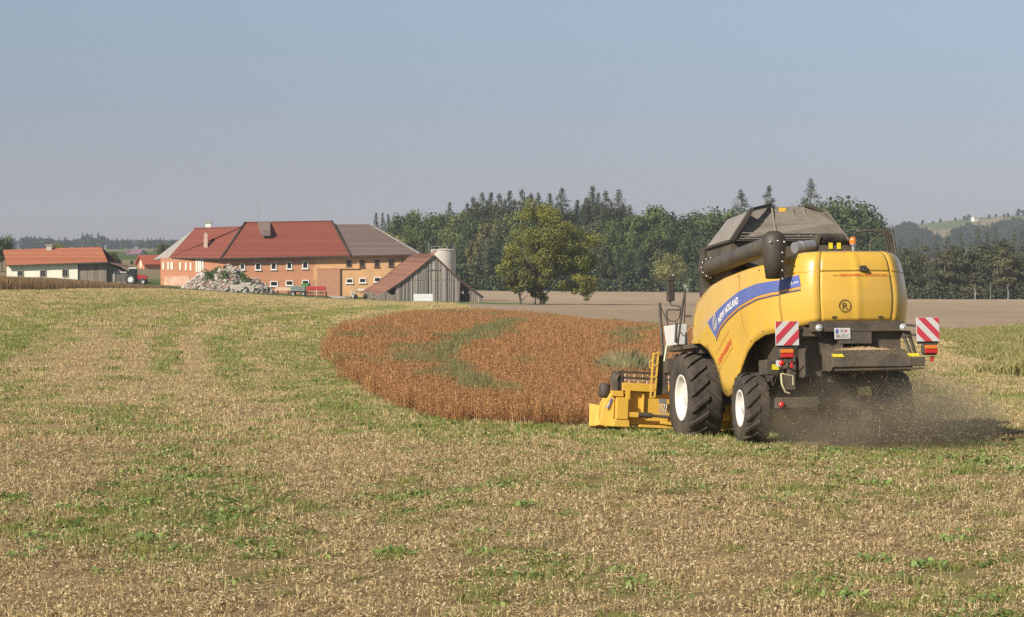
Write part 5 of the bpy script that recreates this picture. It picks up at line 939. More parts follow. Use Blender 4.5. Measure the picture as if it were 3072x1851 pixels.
M_RED = mat('red_reflective', (.58, .055, .075), .35, var=.05); M_REDTXT = mat('red_lettering', (.68, .10, .03), .5, var=0); M_DKTXT = mat('dark_lettering', (.10, .065, .03), .5, var=0); M_BRTXT = mat('brown_lettering', (.62, .26, .03), .5, var=0)
M_TANK = mat('grey_tank_cover', (.20, .19, .182), .55, var=.12, scale=2, dust=((.36, .31, .25), .6))
M_TANKB = mat('dusty_tank_sheet', (.155, .142, .125), .45, var=.3, scale=1.2, dust=((.30, .26, .20), .75))
M_STEEL = mat('bright_steel', (.62, .62, .62), .3, .8, var=.1)
M_PIPE = mat('silver_pipe', (.40, .41, .43), .4, .5, var=.1)
M_YSTK = mat('yellow_sticker', (.78, .66, .03), .45, var=.12, scale=30); M_OSTK = mat('ochre_sticker', (.80, .48, .05), .45, var=.15, scale=25)
M_AMB = mat('amber_lens', (.80, .22, .015), .15, var=.1, spec=.6, coat=.5); M_RLENS = mat('red_lens', (.62, .018, .015), .15, var=.1, spec=.6, coat=.5)
M_CHROME = mat('lamp_glass', (.82, .84, .85), .12, .55, var=.15, scale=20)
M_STRAWB = mat('straw_dust', (.48, .34, .19), .95, var=.4, scale=40)
M_WBOX = mat('white_cab_panel', (.66, .66, .65), .5, var=.06)

CMB = empty('combine_harvester', (5.85, 41.25, 0.0), (-math.radians(5), 0, math.radians(11)))
tag(CMB, 'yellow combine harvester driving away with its cutting header in the brown crop', 'combine harvester')
def cp(mb, name, mats, parent=None, label=None, **k):
    o = mb.obj(name, mats, parent or CMB, **k)
    if label: o['label'] = label
    return o

# outer skin: plan line of the left side and its heights
_PY = [-2.2, -2.05, -2.0, -1.8, -1.5, -1.0, -.6, 0, 1, 2, 3.5]; _PX = [-.3, -.6, -.72, -.97, -1.12, -1.25, -1.36, -1.45, -1.53, -1.58, -1.6]
def plan(y): return float(np.interp(y, _PY, _PX))
TOPP = [(-1.27, 3.30), (-.72, 3.28), (.38, 3.23), (1.36, 3.17), (2.13, 3.08), (2.76, 2.92), (3.10, 2.82), (3.26, 2.6), (3.32, 2.44)]
BOTP = [(-1.27, 2.035), (-.66, 1.99), (-.22, 1.88), (.12, 1.69), (.41, 1.43), (.62, 1.2), (.76, 1.08), (.90, .965), (1.05, .915), (1.21, .905), (1.35, .94), (1.47, 1.02), (1.65, 1.3), (1.9, 1.59), (2.23, 1.83), (2.71, 1.98), (3.32, 2.01)]
CREP = [(-1.27, 2.985), (-1.08, 2.98), (-.44, 2.965), (.35, 2.88), (.81, 2.78), (1.45, 2.625), (2.15, 2.40), (2.94, 2.10), (3.32, 2.05)]
ip = lambda T, y: float(np.interp(y, [t[0] for t in T], [t[1] for t in T]))
def skin(y, z):
    """x of the left side skin at (y, z)"""
    x = plan(y); zc = ip(CREP, y); zb = 2.0
    if z > zc: x += (.07 if y > 2.4 else .07 + .06 * min(1, (2.4 - y) / 1.5)) * (z - zc) + .012
    else: x += .035 * min(1, ((zc - z) / .9)) ** 2
    x += .10 * max(0, min(1, (-.92 - y) / .36)) ** 2          # rolls in towards the seam
    return x
def make_panel(side):
    ys_ = sorted(set([round(v, 3) for v in np.linspace(-1.27, 3.32, 60)] + [t[0] for t in BOTP])); P = []
    for y in ys_:
        zb, zt, zc = ip(BOTP, y), ip(TOPP, y), ip(CREP, y); zc = min(max(zc, zb + .02), zt - .02); row = []
        for t in np.linspace(0, 1, 8): z = zb + (zc - zb) * t; row.append((side * -skin(y, z), y, z))
        for t in np.linspace(.04, 1, 5): z = zc + (zt - zc) * t; row.append((side * -skin(y, z + .0001), y, z))
        x = -skin(y, zt + .0001); row.append((side * (x - .03), y, zt + .025)); row.append((side * (x - .10), y, zt + .035)); row.append((side * (x - .34), y, zt + .03)); P.append(row)
    P = [[(-a, b, c) for a, b, c in row] for row in P] if side > 0 else P
    P = [[((-abs(p[0]) if side < 0 else abs(p[0])), p[1], p[2]) for p in row] for row in P]
    return MB().grid(P)
pl = cp(make_panel(-1), 'side_panel', M_YEL, solid=.03, away=(0, .5, 1.5), label='curved left side panel with a blue stripe'); pr_ = cp(make_panel(1), 'side_panel', M_YEL, solid=.03, away=(0, .5, 1.5), label='right side panel')
# panel joint on the side and decals
def decal(name, U, Lw, m, off=.008, parent=None, rows=5, sub=6):
    k = len(U); t = np.linspace(0, k - 1, (k - 1) * sub + 1); U_ = [(np.interp(t, range(k), [u[i] for u in U])) for i in (0, 1)]; L_ = [(np.interp(t, range(k), [u[i] for u in Lw])) for i in (0, 1)]
    P = [[(skin((1 - f) * U_[0][i] + f * L_[0][i], (1 - f) * U_[1][i] + f * L_[1][i]) - off, (1 - f) * U_[0][i] + f * L_[0][i], (1 - f) * U_[1][i] + f * L_[1][i]) for f in np.linspace(0, 1, rows)] for i in range(len(t))]
    return cp(MB().grid(P), name, m, parent or pl)
SU = [(2.15, 2.375), (1.45, 2.60), (.82, 2.755), (.31, 2.865), (-.44, 2.95), (-1.08, 2.965), (-1.26, 2.97)]
SL = [(1.69, 2.05), (1.40, 2.27), (.95, 2.43), (.4, 2.58), (-.45, 2.72), (-1.0, 2.76), (-1.26, 2.765)]
decal('blue_stripe', SU, SL, M_BLUE)
sh = lambda T, dz: [(y, z - dz) for y, z in T]
decal('pinstripe', sh(SL, .012), sh(SL, .034), M_ORANGE, rows=2); decal('pinstripe', sh(SL, .052), sh(SL, .078), M_NAVY, rows=2)
decal('panel_joint', [(.455, 3.22), (.40, 3.0), (.345, 2.85)], [(.430, 3.22), (.375, 3.0), (.320, 2.85)], M_BRTXT, .004, rows=2); decal('panel_joint', [(.30, 2.50), (.24, 2.2), (.03, 1.98), (-.21, 1.90)], [(.275, 2.50), (.215, 2.2), (.01, 1.97), (-.23, 1.89)], M_BRTXT, .004, rows=2)
M_LETW = mat('white_lettering', (.85, .85, .85), .4, var=0)
def skin_text(body, y0, y1, zbase, h, m, off=.014, rise=None, name='lettering', bold=.0):
    vs, fs, wd = text_geo(body, 1.0, bold); P = []
    for a, b in vs:
        f = a / wd; y = y0 + (y1 - y0) * f; z = zbase(f) + b / .72 * h; P.append((skin(y, z) - off, y, z))
    mb = MB(); mb.add(P, fs); return cp(mb, name, m, pl, fix=False)
skin_text('NEW HOLLAND', 1.47, .36, lambda f: 2.305 + .335 * f + .05 * math.sin(math.pi * f), .135, M_LETW, bold=.035)
skin_text('OBERHAMBERG', 1.66, .86, lambda f: 1.50 + .40 * f, .12, M_REDTXT, bold=.02); skin_text('LOHNDRUSCH', 1.72, .95, lambda f: 1.73 + .40 * f, .055, M_BRTXT); skin_text('BURGKIRCHEN', 1.60, .80, lambda f: 1.42 + .40 * f, .045, M_BRTXT)
P = []; fs = []
for k in range(24):   # leaf emblem
    a = k * math.pi / 12; y = 1.69 - .13 * math.cos(a); z = 2.35 + .17 * math.sin(a) + .02 * math.cos(a); P.append((skin(y, z) - .014, y, z))
mb = MB(); mb.add(P, [tuple(range(24))]); lf = cp(mb, 'emblem', M_SILV, pl, fix=False)
mb = MB()
for k in range(5):
    y0 = 1.76 - k * .03; z0 = 2.26 + k * .03; q_ = [(y0, z0), (y0 - .09, z0 + .12), (y0 - .075, z0 + .13), (y0 + .015, z0 + .012)]; mb.add([(skin(y, z) - .019, y, z) for y, z in q_], [(0, 1, 2, 3)])
cp(mb, 'emblem_lines', M_BLUE, lf, fix=False)

# rounded tail: side returns and rear door
def inset(z): return float(np.interp(z, [2.0, 2.16, 2.35, 2.56, 2.8, 3.08, 3.25, 3.36, 3.42, 3.45], [.075, .06, .02, 0, .015, .06, .10, .15, .21, .30]))
TL_ = [(-1.235, -1.30), (-1.20, -1.40), (-1.12, -1.56), (-1.03, -1.72), (-.93, -1.85), (-.82, -1.95), (-.70, -2.015)]
def tail_pt(x, y, z):
    s = inset(z); c = Vector((0, -.9)); d = Vector((x, y)) - c; l = d.length; k = (l - s) / l; return (c.x + d.x * k, c.y + d.y * k, z)
ZT = [0, .08, .2, .35, .5, .65, .78, .86, .92, .96, .985, 1.0]
for s in (1, -1):
    P = []
    for x, y in TL_:
        zb = float(np.interp(y, [-2.02, -1.73, -1.3], [2.15, 2.10, 2.04])); zt = float(np.interp(y, [-1.75, -1.45, -1.3], [3.45, 3.42, 3.34])); P.append([tail_pt(s * x, y, zb + (zt - zb) * t) for t in ZT])
    tp = cp(MB().grid(P), 'rear_corner_panel', M_YEL, solid=.03, away=(0, -.9, 2.4), label=('rounded left rear corner panel' if s == 1 else 'rounded right rear corner panel'))
    if s == 1: tpl = tp
def door_y(x): return -2.02 - .07 * (1 - (x / .69) ** 2) - (.018 * max(0, 1 - abs(x) / .10))
def door_pt(x, z): return tail_pt(x, door_y(x), z)
mb = MB()
for z0, z1_ in ((2.165, 3.062), (3.075, 3.45)):
    mb.grid([[door_pt(x, z0 + (z1_ - z0) * t) for t in np.linspace(0, 1, 14)] for x in np.linspace(-.685, .685, 31)])
dr = cp(mb, 'rear_door', M_YEL, solid=.025, away=(0, -.9, 2.4))
mb = MB(); mb.grid([[tuple(Vector(door_pt(x, 3.45)) * (1 - t) + Vector((x * .8, -.6, 3.46)) * t) for t in (0, .1, .5, 1)] for x in np.linspace(-.7, .7, 9)])
for s in (1, -1): mb.grid([[tuple(Vector(tail_pt(s * x, y, float(np.interp(y, [-1.75, -1.45, -1.3], [3.45, 3.42, 3.34])))) * (1 - t) + Vector((s * .6, -.6, 3.455)) * t) for t in (0, .15, 1)] for x, y in TL_])
cp(mb, 'hood_top', M_YEL, solid=.02, away=(0, -.9, 1))
mb = MB(); a = Vector(door_pt(.13, 3.115)); mb.box(a + Vector((0, -.03, 0)), (.13, .05, .10)); mb.box(a + Vector((.04, -.05, -.035)), (.10, .04, .05)); cp(mb, 'handle', M_BLK, dr, bevel=.012)
def door_text(body, x0, x1, z, h, m, off=.012):
    vs, fs, wd = text_geo(body); P = []
    for a, b in vs: x = x0 + (x1 - x0) * a / wd; q_ = door_pt(x, z + b / .72 * h); P.append((q_[0], q_[1] - off, q_[2]))
    mb = MB(); mb.add(P, fs); return cp(mb, 'lettering', m, dr, fix=False)
door_text('OBERHAMBERG-BURGKIRCHEN', -.36, .62, 2.975, .05, M_REDTXT); mb = MB()
for x0, x1 in ((-.46, -.38), (.64, .69)): mb.grid([[(lambda q_: (q_[0], q_[1] - .012, q_[2]))(door_pt(x, z)) for z in (2.985, 3.0)] for x in (x0, x1)])
cp(mb, 'dash_mark', M_BRTXT, dr)
ring = []; P = []
for k in range(29):
    a = k * math.pi / 14; row = []
    for rr in (.098, .114): q_ = door_pt(-.25 + rr * math.cos(a), 2.44 + rr * math.sin(a)); row.append((q_[0], q_[1] - .012, q_[2]))
    P.append(row)
ro = cp(MB().grid(P), 'round_badge', M_DKTXT, dr); door_text('R', -.298, -.198, 2.375, .125, M_DKTXT)
# stripe end and letters on the rear corner
def corner_decal(name, pts, m, off=.01, faces=None, raw=None):
    def onc(y, z):
        x = float(np.interp(-y, [-t[1] for t in TL_], [t[0] for t in TL_])); q_ = Vector(tail_pt(x, y, z)); nrm = Vector((q_.x, (q_.y + .9), 0)).normalized(); return tuple(q_ + nrm * off)
    mb = MB()
    if raw: mb.add([onc(y, z) for y, z in raw[0]], raw[1]); return cp(mb, name, m, tpl, fix=False)
    U, Lw = pts; P = []
    for t in np.linspace(0, 1, 9): P.append([onc(*[(1 - f) * ((1 - t) * U[0][i] + t * U[1][i]) + f * ((1 - t) * Lw[0][i] + t * Lw[1][i]) for i in (0, 1)]) for f in (0, .33, .66, 1)])
    return cp(mb.grid(P), name, m, tpl)
corner_decal('blue_stripe', ([(-1.305, 2.975), (-1.75, 3.02)], [(-1.305, 2.77), (-1.79, 2.81)]), M_BLUE)
corner_decal('pinstripe', ([(-1.305, 2.758), (-1.79, 2.798)], [(-1.305, 2.736), (-1.79, 2.776)]), M_ORANGE); corner_decal('pinstripe', ([(-1.305, 2.718), (-1.79, 2.758)], [(-1.305, 2.692), (-1.79, 2.732)]), M_NAVY)
for body, y0, y1, z0, h in (('CX', -1.56, -1.635, 2.845, .07), ('6090', -1.65, -1.745, 2.865, .038)):
    vs, fs, wd = text_geo(body); corner_decal('lettering', None, M_LETW, .016, raw=([(y0 + (y1 - y0) * a / wd, z0 + .12 * (y0 - (y0 + (y1 - y0) * a / wd)) + b / .72 * h) for a, b in vs], fs))

# joints and fasteners on the corners and the side panel
for s in (1, -1):
    mb = MB()
    def cpt(y, z, off): x = float(np.interp(-y, [-t[1] for t in TL_], [t[0] for t in TL_])); q_ = Vector(tail_pt(s * x, y, z)); nn = Vector((q_.x, q_.y + .9, 0)).normalized(); return tuple(q_ + nn * off)
    mb.grid([[cpt(y, z, .004) for z in (3.062, 3.074)] for y in np.linspace(-2.01, -1.42, 9)]); cp(mb, 'panel_joint', M_BRTXT, tpl if s == 1 else tp)
mb = MB()
for y, z in ((3.22, 2.12), (3.22, 2.36), (2.75, 2.04), (2.25, 1.92), (1.6, 1.36), (1.25, 1.02), (.98, 1.02), (-.1, 1.90), (-.6, 2.06), (-1.05, 2.10), (.5, 3.16), (-.5, 3.2)): mb.box((skin(y, z) - .004, y, z), (.012, .028, .028))
cp(mb, 'panel_screws', M_BLK, pl)
mb = MB()
for x in (-.45, .45): q_ = door_pt(x, 2.24); mb.box((q_[0], q_[1] - .008, q_[2]), (.09, .02, .035))
cp(mb, 'latches', M_BLK, dr, bevel=.005)
# dark inner body
mb = MB(); mb.prism([(-1.08, -1.45, 2.0), (-1.0, -1.2, 1.45), (-.95, .8, 1.05), (-.95, 3.3, 1.05), (-1.25, 3.3, 2.2), (-1.25, 3.1, 3.05), (-1.15, .5, 3.22), (-1.0, -1.2, 3.25)], (2.1, 0, 0)); mb.prism([(-.93, -1.72, 2.02), (.93, -1.72, 2.02), (.82, -1.72, 3.28), (-.82, -1.72, 3.28)], (0, 1.2, 0))
cp(mb, 'body', M_BLK2)
mb = MB(); mb.box((0, -1.96, 2.075), (1.74, .16, .19)); mb.box((-.05, -1.98, 1.93), (.62, .10, .34)); mb.box((.42, -1.86, 1.80), (.86, .08, .36)); mb.box((-.9, -1.7, 1.98), (.5, .5, .16)); mb.box((.93, -1.9, 1.93), (.16, .2, .12)); mb.box((-.45, -1.8, 1.78), (.5, .08, .42)); cp(mb, 'rear_frame', M_BLK2, bevel=.012)
mb = MB(); mb.box((-.30, -2.045, 1.945), (.30, .012, .20)); npl = cp(mb, 'number_plate', M_WHT, bevel=.01)
mb = MB(); mb.box((-.405, -2.053, 1.985), (.05, .006, .075)); cp(mb, 'country_band', M_BLUE, npl)
for body, x0, x1, z0, h in (('KI', -.335, -.265, 1.958, .065), ('863DC', -.42, -.175, 1.868, .068)):
    vs, fs, wd = text_geo(body); mb = MB(); mb.add([(x0 + (x1 - x0) * a / wd, -2.0535, z0 + b / .72 * h) for a, b in vs], fs); cp(mb, 'lettering', M_DKTXT, npl, fix=False)
mb = MB(); mb.box((-.235, -2.053, 1.99), (.03, .005, .045)); cp(mb, 'crest', M_RED, npl)
for x in (-.735, .85):
    mb = MB(); mb.lathe([(.001, -.03), (.05, -.028), (.06, -.02), (.066, 0), (.066, .05)], 20, (x, -2.05, 2.05), 'y'); mb.lathe([(.001, -.042), (.018, -.038), (.022, -.028)], 10, (x, -2.05, 2.05), 'y'); cp(mb, 'work_light', M_CHROME)
# straw chopper
mb = MB(); mb.prism([(-.62, -2.02, 1.66), (-.62, -2.36, 1.50), (-.62, -2.40, 1.34), (-.62, -2.25, 1.26), (-.62, -1.55, 1.30), (-.62, -1.55, 1.70)], (1.5, 0, 0)); mb.box((.95, -2.34, 1.42), (.30, .16, .16)); mb.bar((-.60, -2.44, 1.28), (1.06, -2.44, 1.30), .05, .04); ch = cp(mb, 'straw_chopper', M_BLK2, bevel=.01)
for x in (-.49, .93): mb = MB(); mb.prism([(x - .10, -2.245, 1.567), (x + .10, -2.245, 1.567), (x + .10, -2.365, 1.512), (x - .10, -2.365, 1.512)], (0, -.003, .008)); cp(mb, 'warning_sticker', M_YSTK, ch)
mb = MB(); r = np.random.default_rng(3); mb.grid([[(x, -1.985 - .035 * j, 1.672 - .012 * j + (.012 + .022 * math.sin(x * 5 + 1) + r.uniform(-.008, .008)) * (1 - j * .5)) for j in range(3)] for x in np.linspace(-.6, .86, 40)]); cp(mb, 'straw_layer', M_STRAWB, ch)
P = np.column_stack([r.uniform(-.6, 1.05, 900), r.uniform(-2.42, -1.98, 900), np.zeros(900)]); P[:, 2] = np.interp(-P[:, 1], [1.98, 2.36, 2.42], [1.70, 1.525, 1.36]) + r.uniform(0, .03, 900); P = P[r.random(900) < np.where(P[:, 1] > -2.07, .9, .18 + .25 * (np.abs(P[:, 0] - .35) < .3))]
o = bpy.data.objects.new('straw_bits', leaf_mesh('straw_bits', P, r.normal(0, .6, P.shape) + [0, -.6, .6], r.uniform(.012, .045, len(P)), mixtone([(.40, .29, .16), (.30, .21, .11)], len(P), r), M_STRAW, .25)); COL.objects.link(o); o.parent = ch; o['kind'] = 'stuff'
mb = MB(); mb.box((-.75, -1.55, 1.55), (.28, .5, .75)); mb.box((-.42, -1.5, 1.2), (.5, .4, .25)); mb.box((.1, -1.3, 1.22), (1.4, .5, .4)); cp(mb, 'chopper_drive', M_BLK2, bevel=.02)
mb = MB(); mb.box((-.35, -1.25, .73), (1.9, .35, .20)); cp(mb, 'spreader_beam', M_BLK2, bevel=.015)
mb = MB(); mb.lathe([(.001, -.02), (.05, -.02), (.055, .01)], 14, (-1.27, -1.44, .70), 'y'); cp(mb, 'reflector', M_RLENS)
for k, (a, b) in enumerate((((.88, -1.95, 1.92), (.98, -2.05, 1.56)), ((1.0, -1.95, 1.92), (1.06, -2.05, 1.56)))): mb = MB(); mb.bar(a, b, .045); cp(mb, 'lift_strut', M_BLK)
# warning boards and lamps
def clip(poly, f):
    out = []
    for i in range(len(poly)):
        a, b = poly[i], poly[(i + 1) % len(poly)]; fa, fb = f(a), f(b)
        if fa >= 0: out.append(a)
        if fa * fb < 0: t = fa / (fa - fb); out.append((a[0] + (b[0] - a[0]) * t, a[1] + (b[1] - a[1]) * t))
    return out
for s, cx, cz in ((1, -1.385, 1.95), (-1, 1.255, 2.0)):
    mb = MB(); mb.box((cx, -2.2, cz), (.43, .02, .43)); bd = cp(mb, 'warning_board', M_WHT, label='red and white striped board on the ' + ('left' if s == 1 else 'right') + ' side', bevel=.004)
    mb = MB()
    for lo, hi in ((.70, 1.01), (.04, .37), (-.66, -.31)):
        q_ = clip(clip([(-.5, -.5), (.5, -.5), (.5, .5), (-.5, .5)], lambda p: (p[1] - p[0]) - lo), lambda p: hi - (p[1] - p[0]))
        q_ = [(cx + s * u * .424, -2.2145, cz + v * .424) for u, v in q_]; mb.prism(q_, (0, -.002, 0))
    cp(mb, 'stripes', M_RED, bd)
    mb = MB(); mb.box((cx + s * .0, -2.17, cz - .235), (.40, .03, .05)); mb.tube([(cx, -2.17, cz + .05), (s * -.95, -1.9, cz + .10)], .022, 6); mb.tube([(cx, -2.17, cz - .12), (s * -.95, -1.9, cz - .06)], .022, 6); mb.tube([(cx, -2.17, cz - .1), (cx - s * .02, -2.15, cz - .33)], .02, 6); cp(mb, 'board_bracket', M_BLK, bd)
    lx, lz = cx - .03 * s, cz - .355; mb = MB(); mb.box((lx, -2.17, lz), (.30, .12, .21)); hl = cp(mb, 'tail_lamp', M_BLK, bevel=.05, seg=3)
    mb = MB(); mb.box((lx + .01, -2.235, lz + .038), (.235, .03, .07)); cp(mb, 'amber_lens', M_AMB, hl, bevel=.012); mb = MB(); mb.box((lx + .01, -2.235, lz - .040), (.235, .03, .07)); cp(mb, 'red_lens', M_RLENS, hl, bevel=.012)
mb = MB(); mb.box((-1.52, -2.15, 1.42), (.13, .02, .11)); mb.lathe([(.001, -.03), (.05, -.03), (.05, .01)], 16, (-1.49, -2.17, 1.42), 'y', 1); cp(mb, 'reflector', [M_WHT, M_RLENS])
mb = MB(); mb.box((-1.30, -2.15, 1.40), (.05, .02, .13)); cp(mb, 'reflector', M_RLENS, bevel=.01); mb = MB(); mb.prism([(1.30, -2.17, 1.52), (1.37, -2.17, 1.52), (1.36, -2.17, 1.42), (1.31, -2.17, 1.42)], (0, .02, 0)); cp(mb, 'reflector', M_RLENS)

# tank with its raised covers
mb = MB(); mb.prism([(-1.28, 1.5, 3.2), (1.2, 1.5, 3.2), (1.2, 1.5, 3.92), (-1.28, 1.5, 3.92)], (0, 1.65, 0)); mb.prism([(-1.15, .3, 3.2), (1.1, .3, 3.2), (1.1, 1.495, 3.55), (-1.15, 1.495, 3.55)], (0, .003, .05)); tk = cp(mb, 'grain_tank', M_BLK2, bevel=.01)
A_, B_, C_, D_ = Vector((-1.3, 3.16, 3.92)), Vector((-1.3, 1.47, 3.92)), Vector((-.85, 3.09, 4.50)), Vector((-.85, 1.52, 4.52))
mb = MB(); mb.prism([A_, B_, D_, C_], (.02, 0, -.02)); cp(mb, 'tank_cover', M_TANK, tk, label='grey left flap of the open tank cover')
mb = MB(); mb.prism([Vector((-v.x - .12, v.y, v.z)) for v in (A_, B_, D_, C_)], (-.02, 0, -.02)); cp(mb, 'tank_cover', M_TANK, tk, label='right flap of the open tank cover')
mb = MB(); mb.prism([(-1.2, 1.46, 3.92), (1.18, 1.46, 3.92), (.86, 1.5, 4.28), (.72, 1.82, 4.54), (.36, 1.86, 4.64), (-.33, 1.86, 4.63), (-.70, 1.82, 4.54), (-.94, 1.62, 4.28)], (0, .02, 0)); rb = cp(mb, 'tank_cover', M_TANKB, tk, label='dusty brown rear flap of the open tank cover', fix=False)
mb = MB(); mb.prism([(-1.2, 3.2, 3.92), (1.1, 3.2, 3.92), (.70, 2.9, 4.5), (-.68, 2.9, 4.5)], (0, -.02, 0)); cp(mb, 'tank_cover', M_TANK, tk)
mb = MB(); mb.bar(B_ + Vector((.03, -.03, 0)), D_ + Vector((.02, -.03, .02)), .10, .07); mb.bar(D_ + Vector((.02, -.02, .02)), (-.33, 1.84, 4.67), .09, .06); mb.bar((.36, 1.83, 4.66), (.74, 1.80, 4.54), .07, .05); mb.bar((-1.24, 1.44, 3.93), (1.2, 1.44, 3.93), .05, .03); mb.bar(A_ + Vector((-.01, 0, 0)), B_ + Vector((-.01, 0, 0)), .05, .05); cp(mb, 'cover_frame', M_BLK, tk)
mb = MB()
for z in (4.02, 4.08, 3.97): mb.bar((-1.14 + (z - 3.92) * .5, 1.445, z), (.98, 1.445, z), .02, .015)
for x in (-.36, .10, .36): mb.bar((x, 1.44, 4.0), (x * .9, 1.79, 4.60), .03, .02)
cp(mb, 'cover_ribs', mat('dusty_rib', (.27, .235, .19), .7), tk)
mb = MB(); a = Vector((-.10, 1.79, 4.54)); mb.prism([a + Vector((-.07, 0, -.07)), a + Vector((.07, 0, -.07)), a + Vector((.07, .02, .07)), a + Vector((-.07, .02, .07))], (0, -.012, 0)); cp(mb, 'warning_sticker', M_OSTK, tk)
# unloading auger and spout
a0, a1 = Vector((-1.38, 2.62, 3.48)), Vector((-1.40, -1.55, 3.60)); ax = (a1 - a0).normalized()
mb = MB(); mb.tube([a0, a1], .168, 20); au = cp(mb, 'unloading_auger', mat('worn_black_tube', (.05, .046, .042), .38, var=.15, scale=2, dust=((.26, .21, .15), .4)), label='long black unloading tube folded back along the tank')
mb = MB(); mb.tube([a0 + ax * .02, a0 + ax * .10], .215, 20); mb.tube([a0 - ax * .10, a0 - ax * .02], .215, 20); mb.tube([a0 - ax * .05, a0 - ax * .35 + Vector((.1, 0, -.1)), a0 - ax * .45 + Vector((.22, 0, -.45)), a0 - ax * .45 + Vector((.25, 0, -.9))], [.18, .18, .17, .17], 16); cp(mb, 'elbow', M_BLK2, au)
mb = MB()
for k in range(12):
    a = k * math.pi / 6; u_ = Vector((1, 0, 0)); v_ = ax.cross(u_).normalized(); c = a0 + (u_ * math.cos(a) + v_ * math.sin(a)) * .195
    mb.lathe([(.001, -.014), (.016, -.010), (.018, .0)], 8, c + ax * .105, 'y'); mb.lathe([(.001, -.014), (.016, -.01), (.018, 0)], 8, c - ax * .105, 'y')
for z in (3.42, 3.26, 3.10, 2.95): mb.lathe([(.001, -.012), (.016, -.010), (.019, .0)], 8, (-1.30, -1.805 + (3.42 - z) * .08, z), 'y')
for x, z in ((-1.52, 3.66), (-1.38, 3.68), (-1.26, 3.66)): mb.lathe([(.001, -.012), (.02, -.010), (.022, .0)], 8, (x, -1.81, z - .05), 'y')
cp(mb, 'flange_bolts', M_STEEL, au)
mb = MB(); mb.lathe([(.001, .86), (.10, .85), (.17, .80), (.215, .72), (.222, .60), (.21, .40), (.165, 0.0), (.15, 0.0), (.195, .4)], 28, (-1.39, -1.60, 2.97), 'z'); cp(mb, 'spout', mat('black_rubber_spout', (.035, .031, .028), .5, var=.12, dust=((.22, .17, .12), .3)), au)
# things on the roof behind the tank
mb = MB(); mb.tube([(-.72, -.75, 3.60), (-.30, -.55, 3.66)], .105, 18); mb.tube([(-.60, -.69, 3.617), (-.58, -.68, 3.62)], .115, 18); cp(mb, 'air_duct', M_PIPE, bevel=.006)
mb = MB(); mb.tube([(-.15, -.4, 3.76), (.12, -.2, 3.80)], .125, 18); mb.tube([(.10, -.2, 3.80), (.46, -.05, 3.80)], .125, 18); mb.box((.0, -.2, 3.52), (.75, .8, .28)); mb.bar((-.26, -.5, 3.52), (-.16, -.5, 3.86), .08, .08); cp(mb, 'air_filter', M_BLK2, bevel=.008)
for x in (.03, .19): mb = MB(); mb.box((x, -.612, 3.645), (.075, .012, .115)); cp(mb, 'warning_sticker', M_YSTK)
mb = MB(); mb.tube([(.47, -.6, 3.46), (.47, -.6, 3.66)], .03, 8); mb.tube([(.47, -.6, 3.66), (.47, -.6, 3.68)], .06, 14); bk = cp(mb, 'beacon', M_STEEL)
MB().lathe([(.062, 3.68), (.066, 3.72), (.06, 3.78), (.04, 3.81), (.001, 3.82)], 20, (.47, -.6, 0), 'z').obj('amber_dome', M_AMB, bk)
mb = MB(); mb.tube([(.55, -.3, 3.45), (.56, -.3, 3.80), (.62, -.4, 3.93), (.85, -.5, 3.945), (1.08, -.6, 3.95), (1.10, -.6, 3.90), (1.17, -.6, 3.45)], .022, 7); mb.tube([(1.10, -.2, 3.95), (1.25, -.6, 3.94), (1.32, -.6, 3.45)], .022, 7); mb.tube([(1.14, -.6, 3.92), (1.22, -.6, 3.45)], .016, 6); mb.tube([(1.18, -.6, 3.93), (1.27, -.6, 3.45)], .016, 6); mb.tube([(.82, -.6, 3.45), (.82, -.6, 3.73), (.95, -.6, 3.81), (1.07, -.6, 3.89)], .02, 7); cp(mb, 'roof_railing', M_BLK)

